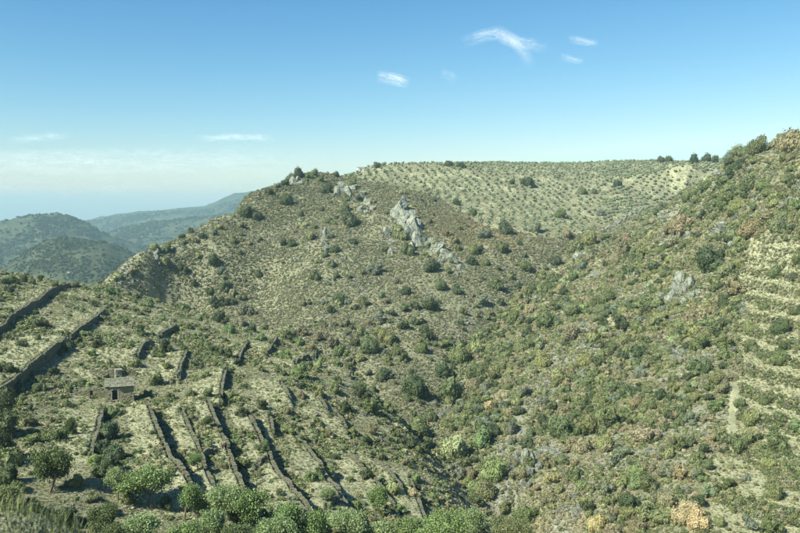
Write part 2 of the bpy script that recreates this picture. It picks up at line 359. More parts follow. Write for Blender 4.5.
def build_ground():
    ni, nj = GZ.shape
    V = np.stack([GX, GY, GZ], -1).reshape(-1, 3)
    i, j = np.meshgrid(np.arange(ni-1), np.arange(nj-1), indexing='ij'); k = (i*nj+j).ravel()
    Fq = np.stack([k, k+1, k+nj+1, k+nj], -1)[:, ::-1]
    Fq = Fq[(i.ravel() > 0)]
    c = nj+np.arange(nj-1)
    Ft = np.stack([np.zeros(nj-1, int), c, c+1, c+1], -1)
    me = mesh_np('ground', V, Fq, [MAT_GROUND], smooth=True)
    u, v = RG['u'], RG['v']; wn_ = fbm(GX/7., GY/7., 40, 4); w2 = fbm(GX/30., GY/30., 41, 3)
    straw = np.zeros(GZ.shape)
    near_wall = ((WALLD > -0.3) & (WALLD < 6.5))*1.0
    straw = np.maximum(straw, RG['spur']*np.clip(.40+near_wall*.75+(wn_-.5)*1.8+(w2-.5), 0, 1))
    straw = np.maximum(straw, RG['plateau']*np.clip(.38+(wn_-.5)*1.6, 0, .68))
    straw = np.maximum(straw, RG['bench']*np.clip(.0+.95*BT+(wn_-.5)*.5, 0, 1))
    path = np.exp(-((u-(733-np.clip(v-400, -20, 60)*.06))/5.0)**2)*sstep(380, 392, v)*(1-sstep(438, 452, v))*(GY < 230); straw = np.maximum(straw, path)
    straw = np.maximum(straw, RG['right']*np.clip((wn_-.55)*3+(w2-.5), 0, .7))
    straw = np.maximum(straw, RG['centre']*np.clip((w2-.55)*2+(wn_-.5)*1.0, 0, .45))
    brown = RG['centre']*np.clip(.1+(w2-.5)*1.2+.8*np.exp(-((u-495)/55)**2-((v-222)/22)**2), 0, 1)+RG['right']*np.clip(.35+(wn_-.5)*2, 0, 1)+RG['spur']*np.clip((w2-.52)*3, 0, 1)
    rock = RG['right']*np.clip(.15+(fbm(GX/10., GY/16., 44, 4)-.5)*3.2, 0, 1)+RG['centre']*np.clip((fbm(GX/9., GY/15., 45, 4)-.62)*4, 0, 1)
    far = sstep(880, 1150, GR)+0*straw; far = np.maximum(far, sstep(500, 800, GR)*sstep(-.25, -.55, GX/np.maximum(GY, 1)))
    for nm, ch in (('zone', (straw, brown, rock)), ('zone2', (far, far*0, far*0))):
        a = me.attributes.new(nm, 'FLOAT_COLOR', 'POINT'); d = np.stack([*ch, np.ones(GZ.shape)], -1).astype(np.float32); a.data.foreach_set('color', d.ravel())
    o = obj('ground', me); o['kind'] = 'structure'
    return o
build_ground()
print('ground', time.time()-T0)
# ------------------------------------------------------------------ foliage materials
def foliage_material(name, inst=False, trans=.18):
    m, nd, L = M(name)
    if inst:
        a = N(nd, 'ShaderNodeAttribute', attribute_name='tint', attribute_type='INSTANCER'); col = a.outputs['Color']
        rnd = N(nd, 'ShaderNodeObjectInfo').outputs['Random']
    else:
        oi = nd.new('ShaderNodeObjectInfo'); col = oi.outputs['Color']; rnd = oi.outputs['Random']
    va = N(nd, 'ShaderNodeAttribute', attribute_name='var')
    hs = nd.new('ShaderNodeHueSaturation'); L.new(col, hs.inputs['Color'])
    mr = nd.new('ShaderNodeMapRange'); mr.inputs['To Min'].default_value = .490; mr.inputs['To Max'].default_value = .508; L.new(rnd, mr.inputs[0]); L.new(mr.outputs[0], hs.inputs['Hue'])
    mv = nd.new('ShaderNodeMapRange'); mv.inputs['To Min'].default_value = .62; mv.inputs['To Max'].default_value = 1.42; L.new(va.outputs['Fac'], mv.inputs[0]); L.new(mv.outputs[0], hs.inputs['Value'])
    c = hs.outputs[0]
    b = N(nd, 'ShaderNodeBsdfPrincipled', i_Roughness=.62); b.inputs['Specular IOR Level'].default_value = .35; L.new(c, b.inputs['Base Color'])
    t = nd.new('ShaderNodeBsdfTranslucent'); tc = mixc(nd, L, .5, c, (.12, .2, .03), 'MIX'); L.new(tc, t.inputs[0])
    mx = nd.new('ShaderNodeMixShader'); mx.inputs[0].default_value = trans; L.new(b.outputs[0], mx.inputs[1]); L.new(t.outputs[0], mx.inputs[2])
    o = nd.new('ShaderNodeOutputMaterial'); L.new(mx.outputs[0], o.inputs[0]); return m
MAT_LEAF = foliage_material('shrub_foliage'); MAT_SCRUB = foliage_material('scrub_foliage', True)
def simple(name, col, rough=.9, col2=None, scale=3.0, bump=0.0, dist=.02, detail=6):
    m, nd, L = M(name); co = N(nd, 'ShaderNodeTexCoord').outputs['Object']
    b = N(nd, 'ShaderNodeBsdfPrincipled', i_Roughness=rough); b.inputs['Specular IOR Level'].default_value = .25
    n = noise(nd, L, co, scale, detail, .65)
    c = mixc(nd, L, ramp(nd, L, n, [(.32, 0), (.68, 1)]), col, col2 or tuple(min(1, x*1.5) for x in col)); L.new(c, b.inputs['Base Color'])
    if bump:
        bu = N(nd, 'ShaderNodeBump', i_Strength=bump, i_Distance=dist); L.new(n, bu.inputs['Height']); L.new(bu.outputs[0], b.inputs['Normal'])
    o = nd.new('ShaderNodeOutputMaterial'); L.new(b.outputs[0], o.inputs[0]); return m
MAT_BARK = simple('bark', (.10, .085, .06), col2=(.20, .17, .13), scale=8)

# ------------------------------------------------------------------ crowns, bushes, tufts as unit meshes (radius about 1, base at z = 0)
_ico = {}
def ico(sub):
    if sub not in _ico:
        bm = bmesh.new(); bmesh.ops.create_icosphere(bm, subdivisions=sub, radius=1)
        _ico[sub] = (np.array([v.co[:] for v in bm.verts]), np.array([[v.index for v in f.verts] for f in bm.faces])); bm.free()
    return _ico[sub]
def leaves(rng, C, Nn, size, quad=True):
    """diamond leaves at C facing Nn"""
    n = len(C); t = rng.normal(size=(n, 3)); t -= (t*Nn).sum(1)[:, None]*Nn; t /= np.linalg.norm(t, axis=1)[:, None]+1e-9; b = np.cross(Nn, t)
    s = size*(.6+.8*rng.random(n))[:, None]; k = .55+.35*rng.random(n)[:, None]
    V = np.stack([C-t*s, C-b*s*k+Nn*s*.15, C+t*s, C+b*s*k-Nn*s*.15], 1).reshape(-1, 3)
    return V, np.arange(4*n).reshape(-1, 4)
def lobes(rng, n, flat, spread, rlo, rhi):
    c = rng.normal(size=(n, 3)); c /= np.linalg.norm(c, axis=1)[:, None]; c *= (rng.random(n)**.6)[:, None]*spread
    c[:, 2] = np.abs(c[:, 2])*flat+.0; r = rlo+(rhi-rlo)*rng.random(n); c[:, 2] += r*.45*flat
    return c, r
def crown_arrays(seed, n_lobes=8, spread=.62, rlo=.28, rhi=.5, flat=.85, n_leaf=2600, leaf=.055, core=.80, openness=0.0):
    rng = np.random.default_rng(seed); c, r = lobes(rng, n_lobes, flat, spread, rlo, rhi)
    pr = r**2/ (r**2).sum(); k = rng.choice(n_lobes, n_leaf, p=pr); d = rng.normal(size=(n_leaf, 3)); d /= np.linalg.norm(d, axis=1)[:, None]
    rad = .80+.32*rng.random(n_leaf)**1.2; rad = np.where(rng.random(n_leaf) < .06+openness, rad*rng.uniform(.8, 1.25, n_leaf), rad)
    # bumpy lobes
    bump = 1+.16*np.sin(d[:, 0]*7+k)*np.sin(d[:, 1]*6.3+2*k)+.10*np.sin(d[:, 2]*11+k*3)
    Q = c[k]+d*(r[k]*rad*bump)[:, None]*np.array([1, 1, flat])
    dist = np.linalg.norm((Q[:, None]-c[None])/np.array([1, 1, flat]), axis=2)/r[None]; keep = (dist.min(1) > .70) & (Q[:, 2] > -.04)
    Q = Q[keep]; d = d[keep]; k = k[keep]
    nn = d+rng.normal(size=d.shape)*.42; nn /= np.linalg.norm(nn, axis=1)[:, None]
    V, Fq = leaves(rng, Q, nn, leaf); fv = np.clip(rng.normal(.5, .2, len(Q))+(rng.random(n_lobes)[k]-.5)*.35, 0, 1)
    VV = [V]; FF = [list(map(list, Fq))]; fvs = [fv]; off = len(V)
    if core:
        iv, jf = ico(2)
        for i in range(n_lobes):
            w = iv*(1+.16*np.sin(iv[:, :1]*7+i)*np.sin(iv[:, 1:2]*6.3+2*i)+.12*rng.normal(size=(len(iv), 1)))
            W = c[i]+w*r[i]*core*np.array([1, 1, flat]); W[:, 2] = np.maximum(W[:, 2], -.03)
            VV.append(W); FF.append([[a+off for a in f] for f in jf]); fvs.append(np.clip(rng.normal(.42, .15, len(jf)), 0, 1)); off += len(W)
    return np.vstack(VV), [f for g in FF for f in g], np.concatenate(fvs)
def tube(pts, rad, n=6):
    pts = np.array(pts, float); V = []; Fa = []
    for i, (p, r) in enumerate(zip(pts, rad)):
        t = pts[min(i+1, len(pts)-1)]-pts[max(i-1, 0)]; t /= np.linalg.norm(t)+1e-9
        a = np.cross(t, [0.3, .9, .1]); a /= np.linalg.norm(a)+1e-9; b = np.cross(t, a)
        for k in range(n):
            q = 2*math.pi*k/n; V.append(p+r*(a*math.cos(q)+b*math.sin(q)))
    for i in range(len(pts)-1):
        for k in range(n): Fa.append([i*n+k, i*n+(k+1) % n, (i+1)*n+(k+1) % n, (i+1)*n+k])
    Fa.append([k for k in range(n)][::-1]); Fa.append([(len(pts)-1)*n+k for k in range(n)])
    return np.array(V), Fa
def join(parts):
    VV = []; FF = []; mm = []; fv = []; off = 0
    for V, Fa, mi, v in parts:
        VV.append(np.asarray(V)); FF += [[a+off for a in f] for f in Fa]; off += len(V); mm += [mi]*len(Fa)
        fv.append(v if v is not None else np.full(len(Fa), .5))
    return np.vstack(VV), FF, mm, np.concatenate(fv)
def bush_mesh(name, seed, trunk=0.0, lift=0.0, **kw):
    V, Fa, fv = crown_arrays(seed, **kw); V = V.copy(); V[:, 2] += lift
    parts = [(V, Fa, 0, fv)]
    rng = np.random.default_rng(seed+900)
    if trunk:
        for j in range(3 if trunk < .2 else 1):
            a = rng.random()*6.28; p = [(0.05*math.cos(a), .05*math.sin(a), -.15), (.02, .01, lift*.5), (.15*math.cos(a+1), .15*math.sin(a+1), lift+.35)]
            tv, tf = tube(p, [trunk, trunk*.8, trunk*.45]); parts.append((tv, tf, 1, None))
    V, Fa, mm, fv = join(parts); return mesh_np(name, V, Fa, [MAT_LEAF, MAT_BARK], fmat=mm, fvar=fv)
OAK = [bush_mesh('holm_oak_bush', 10+i, n_lobes=9+i, spread=.55, rlo=.34, rhi=.52, flat=.92, n_leaf=3600, leaf=.05) for i in range(5)]
BRUSH = [bush_mesh('thicket_bush', 30+i, n_lobes=13+i, spread=.82, rlo=.2, rhi=.36, flat=.92, n_leaf=3600, leaf=.055, core=.74, openness=.25) for i in range(6)]
AIRY = [bush_mesh('airy_bush', 50+i, n_lobes=12+i, spread=.8, rlo=.16, rhi=.32, flat=.95, n_leaf=3000, leaf=.05, core=.5, openness=.5, trunk=.035, lift=.12) for i in range(4)]
OLIVE = [bush_mesh('olive_tree', 70+i, n_lobes=6, spread=.5, rlo=.35, rhi=.5, flat=.85, n_leaf=500, leaf=.12, core=.78, trunk=.12, lift=.35) for i in range(4)]

def scatter_bits(name, seeds, kind):
    out = []
    for s in seeds:
        rng = np.random.default_rng(s)
        if kind == 'clump':
            c, r = lobes(rng, 4, .7, .7, .3, .55); n = 120; k = rng.integers(0, 4, n); d = rng.normal(size=(n, 3)); d /= np.linalg.norm(d, axis=1)[:, None]
            Q = c[k]+d*(r[k]*(.7+.4*rng.random(n)))[:, None]; Q[:, 2] = np.abs(Q[:, 2]); nn = d+rng.normal(size=d.shape)*.7; nn /= np.linalg.norm(nn, axis=1)[:, None]
            V, Fa = leaves(rng, Q, nn, .2); fv = np.clip(rng.normal(.5, .25, n), 0, 1)
            iv, jf = ico(1); parts = [(V, Fa, 0, fv)]
            for i in range(4):
                W = c[i]+iv*r[i]*.75; W[:, 2] = np.maximum(W[:, 2], -.1); parts.append((W, jf, 0, np.full(len(jf), .45)))
            V, Fa, mm, fv = join(parts); me = mesh_np(name, V, Fa, [MAT_SCRUB], fmat=mm, fvar=fv)
        elif kind == 'tuft':
            n = 42; a = rng.random(n)*6.28; ln = .5+.9*rng.random(n); lean = .15+.8*rng.random(n); p0 = rng.normal(size=(n, 2))*.22; w = .05
            V = []; Fa = []
            for i in range(n):
                dx, dy = math.cos(a[i]), math.sin(a[i]); b0 = np.array([*p0[i], -.05]); mid = b0+np.array([dx*lean[i]*.35, dy*lean[i]*.35, ln[i]*.55]); tip = b0+np.array([dx*lean[i], dy*lean[i], ln[i]*.85]); s_ = np.array([-dy, dx, 0])*w
                q = len(V); V += [b0-s_, b0+s_, mid+s_*.8, mid-s_*.8, tip]; Fa += [[q, q+1, q+2, q+3], [q+3, q+2, q+4]]
            me = mesh_np(name, np.array(V), Fa, [MAT_SCRUB], fvar=np.clip(rng.normal(.5, .25, len(Fa)), 0, 1))
        elif kind == 'stone':
            iv, jf = ico(1); pl = rng.normal(size=(9, 3)); pl /= np.linalg.norm(pl, axis=1)[:, None]; V = iv.copy()
            for q in pl: h = V@q; V -= np.maximum(h-.62, 0)[:, None]*q
            V *= np.array([1, .75, .6]); me = mesh_np(name, V, jf, [MAT_STONE_I])
        out.append(me)
    return out
def stone_inst_material():
    m, nd, L = M('loose_stone'); a = N(nd, 'ShaderNodeAttribute', attribute_name='tint', attribute_type='INSTANCER')
    co = N(nd, 'ShaderNodeTexCoord').outputs['Object']; n = noise(nd, L, co, 2.5, 4); c = mixc(nd, L, n, a.outputs['Color'], (.20, .21, .17))
    b = N(nd, 'ShaderNodeBsdfPrincipled', i_Roughness=.9); L.new(c, b.inputs['Base Color']); o = nd.new('ShaderNodeOutputMaterial'); L.new(b.outputs[0], o.inputs[0]); return m
MAT_STONE_I = stone_inst_material()

# ------------------------------------------------------------------ uncountable growth: points + geometry nodes
def scatter(name, P, S, T, meshes, label=None, squash=(.7, 1.1)):
    """P (n,3), S scale (n,), T tint (n,3)"""
    rng = np.random.default_rng(len(P)); n = len(P)
    me = bpy.data.meshes.new(name); me.vertices.add(n); me.vertices.foreach_set('co', np.asarray(P, np.float32).ravel())
    for nm, ty, arr, key in (('size', 'FLOAT_VECTOR', np.stack([S, S*rng.uniform(.8, 1.2, n), S*rng.uniform(*squash, n)], -1), 'vector'), ('tint', 'FLOAT_VECTOR', T, 'vector'), ('spin', 'FLOAT_VECTOR', np.stack([rng.normal(0, .12, n), rng.normal(0, .12, n), rng.random(n)*6.28], -1), 'vector'), ('pick', 'INT', rng.integers(0, len(meshes), n), 'value')):
        a = me.attributes.new(nm, ty, 'POINT'); a.data.foreach_set(key, (arr.astype(np.int32) if ty == 'INT' else arr.astype(np.float32)).ravel())
    o = obj(name, me); o['kind'] = 'stuff'
    if label: o['label'] = label
    src = bpy.data.collections.new(name+'_source')
    for k, m_ in enumerate(meshes):
        so = bpy.data.objects.new('%s_%02d' % (name, k), m_); src.objects.link(so)
    g = bpy.data.node_groups.new(name, 'GeometryNodeTree'); g.interface.new_socket('Geometry', in_out='INPUT', socket_type='NodeSocketGeometry'); g.interface.new_socket('Geometry', in_out='OUTPUT', socket_type='NodeSocketGeometry')
    n_ = g.nodes; gi = n_.new('NodeGroupInput'); go = n_.new('NodeGroupOutput'); ip = n_.new('GeometryNodeInstanceOnPoints'); ci = n_.new('GeometryNodeCollectionInfo')
    ci.inputs['Collection'].default_value = src; ci.inputs['Separate Children'].default_value = True; ci.inputs['Reset Children'].default_value = True; ip.inputs['Pick Instance'].default_value = True
    def att(nm, ty):
        a = n_.new('GeometryNodeInputNamedAttribute'); a.data_type = ty; a.inputs['Name'].default_value = nm; return a.outputs['Attribute']
    mp = n_.new('GeometryNodeMeshToPoints'); g.links.new(gi.outputs[0], mp.inputs[0]); g.links.new(mp.outputs[0], ip.inputs['Points']); g.links.new(ci.outputs[0], ip.inputs['Instance'])
    g.links.new(att('size', 'FLOAT_VECTOR'), ip.inputs['Scale']); g.links.new(att('spin', 'FLOAT_VECTOR'), ip.inputs['Rotation']); g.links.new(att('pick', 'INT'), ip.inputs['Instance Index'])
    g.links.new(ip.outputs[0], go.inputs[0]); md = o.modifiers.new('grow', 'NODES'); md.node_group = g
    return o
CL = scatter_bits('scrub_clump', range(100, 106), 'clump'); TU = scatter_bits('grass_tuft', range(120, 124), 'tuft'); STN = scatter_bits('loose_stone', range(130, 134), 'stone')

def _cells():
    x, y, z = GX, GY, GZ; V = np.stack([x, y, z], -1); a = V[1:, :-1]-V[:-1, :-1]; b = V[:-1, 1:]-V[:-1, :-1]
    A3 = np.linalg.norm(np.cross(a, b), axis=-1); u, v, d = project(V); u = np.where(d > 1, u, 0); v = np.where(d > 1, v, 9999)
    As = np.abs((u[1:, :-1]-u[:-1, :-1])*(v[:-1, 1:]-v[:-1, :-1])-(u[:-1, 1:]-u[:-1, :-1])*(v[1:, :-1]-v[:-1, :-1]))
    ok = (u[:-1, :-1] > -45) & (u[:-1, :-1] < 845) & (v[:-1, :-1] < 575) & (v[:-1, :-1] > 100) & (VIS[:-1, :-1] > 0) & (y[:-1, :-1] > 40) & (y[:-1, :-1] < 4500)
    return A3, np.clip(As, .02, 40), ok
CELL_A, CELL_S, CELL_OK = _cells()
def candidates(n, mask, seed=1, a=.4, b=.6):
    """n ground points of the land in view: spread by ground area and by how large the ground shows (steep faces keep their cover)"""
    rng = np.random.default_rng(seed); w = (CELL_A**a*CELL_S**b*CELL_OK*mask[:-1, :-1]).ravel(); cdf = np.cumsum(w); k = np.searchsorted(cdf, rng.random(n)*cdf[-1]); k = np.minimum(k, w.size-1)
    nj = GZ.shape[1]-1; i, j = k//nj, k % nj; u, v = rng.random(n), rng.random(n)
    def bl(G): return (G[i, j]*(1-u)+G[i+1, j]*u)*(1-v)+(G[i, j+1]*(1-u)+G[i+1, j+1]*u)*v
    return bl(GX), bl(GY), bl(GZ), rng
def tint(rng, n, cols, w, jit=.18):
    cols = np.array(cols); k = rng.choice(len(cols), n, p=np.array(w)/sum(w)); return cols[k]*(1+rng.normal(0, jit, (n, 1)))*(1+rng.normal(0, .03, (n, 3)))
C_GREY = (.205, .21, .14); C_OLV = (.16, .185, .075); C_TAN = (.34, .32, .185); C_BRN = (.23, .205, .11); C_DK = (.085, .11, .048); C_MID = (.135, .172, .065); C_STR = (.42, .41, .265); C_GG = (.195, .22, .14); C_YG = (.22, .25, .085); C_BRT = (.17, .235, .085)

def grow_scrub():
    # --- heath of the central hill
    x, y, z, rng = candidates(110000, RG['centre'], 11); u, v, _ = project(np.stack([x, y, z], -1)); n = len(x)
    den = fbm(x/14, y/14, 80, 4); keep = rng.random(n) < np.clip(.68+(den-.45)*1.8, .3, .98); x, y, z, u, v = (q[keep] for q in (x, y, z, u, v)); n = len(x)
    T = tint(rng, n, [C_GREY, C_OLV, C_TAN, C_BRN, C_DK], [5.5, 1.7, 2.6, .9, .7], .14); bz = np.exp(-((u-495)/60)**2-((v-222)/24)**2)[:, None]; T = T*(1-bz*.7)+np.array(C_BRN)*bz*.7*rng.uniform(.7, 1.3, (n, 1))
    S = (.28+.62*rng.random(n)**2.6)*np.clip(y/360, .8, 1.35)
    scatter('heath_scrub', np.stack([x, y, z-.05], -1), S, T, CL, 'grey and olive heath scrub over the central hillside')
    # --- undergrowth of the right slope
    x, y, z, rng = candidates(52000, RG['right'], 12); n = len(x); den = fbm(x/9, y/9, 81, 4); keep = rng.random(n) < np.clip(.6+(den-.45)*2.4, .15, 1); x, y, z = x[keep], y[keep], z[keep]; n = len(x)
    zone = (fbm(x/22, y/22, 82, 3)-.5)[:, None]*3
    T = tint(rng, n, [C_GREY, C_OLV, C_TAN, C_BRN, C_MID, C_GG, C_YG], [3, 2.6, 3.6, .6, 1.8, 1.8, 1.2], .13); T = np.where((zone > .35) & (rng.random((n, 1)) < .5), np.array((.32, .29, .175))*rng.uniform(.8, 1.15, (n, 1)), T)
    S = (.28+.8*rng.random(n)**2)*np.clip(y/230, .65, 1.35)
    scatter('slope_undergrowth', np.stack([x, y, z-.05], -1), S, T, CL, 'mixed dry undergrowth over the rocky right hand slope')
    # --- low growth of the spur
    x, y, z, rng = candidates(46000, RG['spur'] | RG['bank'], 13); n = len(x); wd = grid_at(np.clip(WALLD, -20, 20), x, y)
    den = fbm(x/7, y/7, 83, 4); keep = rng.random(n) < np.clip(.34+(den-.52)*4.2-.5*((wd > 0) & (wd < 4.5))+.35*((wd < 0) & (wd > -4)), .02, .92); x, y, z = x[keep], y[keep], z[keep]; n = len(x)
    T = tint(rng, n, [C_GREY, C_OLV, C_TAN, C_BRN, C_MID, C_BRT, C_DK], [2.2, 2.8, 2.2, .6, 2.4, 2.0, 1.3], .15)
    S = (.16+.70*rng.random(n)**2.2)*np.clip(y/150, .6, 1.3)
    scatter('spur_undergrowth', np.stack([x, y, z-.03], -1), S, T, CL, 'low green and brown weeds between the terrace walls')
    # --- dry grass of spur, benches, orchard
    x, y, z, rng = candidates(105000, (RG['spur']*1.0+RG['bench']*.8+RG['right']*.3+RG['plateau']*.5), 14); n = len(x)
    T = tint(rng, n, [C_STR, (.33, .32, .17), (.20, .23, .11)], [4, 3, 3]); S = (.14+.20*rng.random(n))*np.clip(y/130, .7, 2.2)
    scatter('dry_grass', np.stack([x, y, z-.02], -1), S, T, TU, 'straw coloured dry grass')
    # --- benches of the vineyard slope
    x, y, z, rng = candidates(19000, RG['bench'], 15); bt = grid_at(BT, x, y); m = rng.random(len(x)) < np.where(bt > .4, .04, .9); x, y, z = x[m], y[m], z[m]; n = len(x)
    T = tint(rng, n, [C_GREY, C_OLV, C_TAN, C_BRN, C_MID, C_DK], [2.2, 2.8, .8, .8, 2.2, 2.0]); S = .3+.6*rng.random(n)**2
    scatter('bench_scrub', np.stack([x, y, z-.05], -1), S, T, CL, 'scrub along the risers of the terraced right edge')
    # --- loose stones
    x, y, z, rng = candidates(30000, RG['right']*1.0+RG['centre']*.7+RG['spur']*.5, 16)
    R = regions(x, y, z); rk = fbm(x/10, y/16, 44, 4); m = (R['right'] & (rng.random(len(x)) < np.clip((rk-.38)*2.6, .06, .9))) | (R['centre'] & (rng.random(len(x)) < np.clip((fbm(x/9., y/15., 45, 4)-.42)*1.8, .05, .5))) | (R['spur'] & (rng.random(len(x)) < .12)); x, y, z = x[m], y[m], z[m]; n = len(x)
    T = tint(rng, n, [(.36, .38, .32), (.46, .47, .40), (.26, .28, .22), (.38, .34, .22)], [3, 2, 2, 1.2], .12); S = .12+.60*rng.random(n)**3.5*np.clip(y/200, .6, 1.6)
    scatter('loose_stones', np.stack([x, y, z+.02], -1), S, T, STN, 'pale loose schist stones scattered through the scrub', (.5, 1.0)); print('stones', n)
    # --- wooded far hills
    x, y, z, rng = candidates(9000, (GY > 900)*1.0, 17); kp = rng.random(len(x)) < np.clip(.45+(fbm(x/90, y/90, 84, 4)-.5)*3, .08, 1); x, y, z = x[kp], y[kp], z[kp]; n = len(x)
    T = tint(rng, n, [C_DK, C_MID, C_OLV], [3, 2, 1])*.55; S = (2.2+3.0*rng.random(n)**2)*np.clip(y/1500, .9, 2.2)
    scatter('far_woodland', np.stack([x, y, z], -1), S, T, CL, 'scattered dark trees over the distant hills'); print('far', n)
grow_scrub()
print('scrub', time.time()-T0)
# ------------------------------------------------------------------ stone
def schist(name, lo, hi, tan, sc=1.0):
    m, nd, L = M(name); co = N(nd, 'ShaderNodeTexCoord').outputs['Object']; oi = nd.new('ShaderNodeObjectInfo')
    n1 = noise(nd, L, co, .9*sc, 7, .65); n2 = noise(nd, L, co, 5*sc, 5, .7)
    c = mixc(nd, L, ramp(nd, L, n1, [(.3, 0), (.66, 1)]), lo, hi); c = mixc(nd, L, ramp(nd, L, n2, [(.5, 0), (.68, .8)]), c, tan)
    vo = N(nd, 'ShaderNodeTexVoronoi', i_Scale=1.3*sc, feature='DISTANCE_TO_EDGE'); mp = nd.new('ShaderNodeMapping'); mp.inputs['Scale'].default_value = (1.6, 1.3, 1.0); L.new(co, mp.inputs[0]); L.new(mp.outputs[0], vo.inputs['Vector'])
    cr = ramp(nd, L, vo.outputs['Distance'], [(0, 0), (.07, 1)])
    b = N(nd, 'ShaderNodeBsdfPrincipled', i_Roughness=.92); b.inputs['Specular IOR Level'].default_value = .2; L.new(c, b.inputs['Base Color'])
    ad = nd.new('ShaderNodeMath'); ad.operation = 'MULTIPLY_ADD'; ad.inputs[1].default_value = .8; L.new(cr, ad.inputs[0]); L.new(n2, ad.inputs[2])
    bu = N(nd, 'ShaderNodeBump', i_Strength=1.0, i_Distance=.5/sc); L.new(ad.outputs[0], bu.inputs['Height']); L.new(bu.outputs[0], b.inputs['Normal'])
    o = nd.new('ShaderNodeOutputMaterial'); L.new(b.outputs[0], o.inputs[0]); return m
MAT_ROCK = schist('schist_rock', (.16, .18, .145), (.38, .405, .33), (.23, .235, .16))
MAT_WALL = schist('dry_stone', (.14, .14, .095), (.31, .305, .20), (.27, .26, .15), 2.5)
MAT_HUT = schist('hut_stone', (.24, .235, .155), (.50, .48, .32), (.38, .36, .22), 3)
MAT_PALE = schist('pale_hewn_stone', (.38, .38, .31), (.52, .50, .40), (.42, .38, .27), 3)
MAT_SLATE = schist('slate_roof', (.24, .25, .19), (.44, .44, .33), (.36, .35, .22), 3)

def rock_mesh(seed):
    rng = np.random.default_rng(seed); iv, jf = ico(4); V = iv.copy()
    for k in range(13):
        q = rng.normal(size=3); q[2] *= .7; q /= np.linalg.norm(q); h = V@q; c = rng.uniform(.5, .8); V = V-np.maximum(h-c, 0)[:, None]*q
    for k in range(3):                                  # bedding steps: blocks split along tilted planes
        q = rng.normal(size=3); q[2] *= .5; q /= np.linalg.norm(q); h = V@q-rng.uniform(-.35, .35); V = V+np.where(h > 0, .07, -.03)[:, None]*rng.normal(size=3)
    V = V*np.array([.95, .75, 1.15]); n = (vnoise(V[:, 0]*5+V[:, 2]*3, V[:, 1]*5-V[:, 2]*4, seed)-.5)*.10+(vnoise(V[:, 0]*13+V[:, 2]*9, V[:, 1]*13-V[:, 2]*11, seed+3)-.5)*.06
    V = V*(1+n)[:, None]; V[:, 2] += .4
    return mesh_np('rock', V, jf, [MAT_ROCK])
ROCKS = [rock_mesh(200+i) for i in range(8)]
def outcrop(label, pieces, seed=0):
    """pieces: (px, py of the foot, width px, height px)"""
    rng = random.Random(seed); pos = []
    for px, py, w, h in pieces:
        q = cast(px, py)[0]
        if not np.isnan(q[0]): pos.append((q, w, h))
    if not pos: return
    base = pos[0][0]; e = obj('rock_outcrop', None, loc=base); tag(e, label, 'rock', 'rock outcrops')
    for q, w, h in pos:
        d = q[1]; sw = w/F*d*.74; sh = h/F*d*.62
        o = obj('rock', rng.choice(ROCKS), e, loc=q-base-np.array([0, -sw*.3, sh*.12]), rz=rng.uniform(0, 6.28), scale=(sw, sw*rng.uniform(.8, 1.2), sh))
        o.rotation_euler = (rng.uniform(-.32, .32), rng.uniform(-.32, .32), rng.uniform(0, 6.28))
    return e
def cluster(px, py, w, h, n, seed):
    """a tapering crowd of blocks: foot at py, w wide, h high"""
    r = random.Random(seed); out = []
    for i in range(n):
        f = (i+.5)/n; x = px+(r.uniform(-.5, .5)*w*(1-.35*f)); y = py-f*h*.75
        s = r.uniform(.30, .62)
        out.append((x, y, max(2.5, w*s), max(2.5, h*s*r.uniform(.5, .9))))
    return out
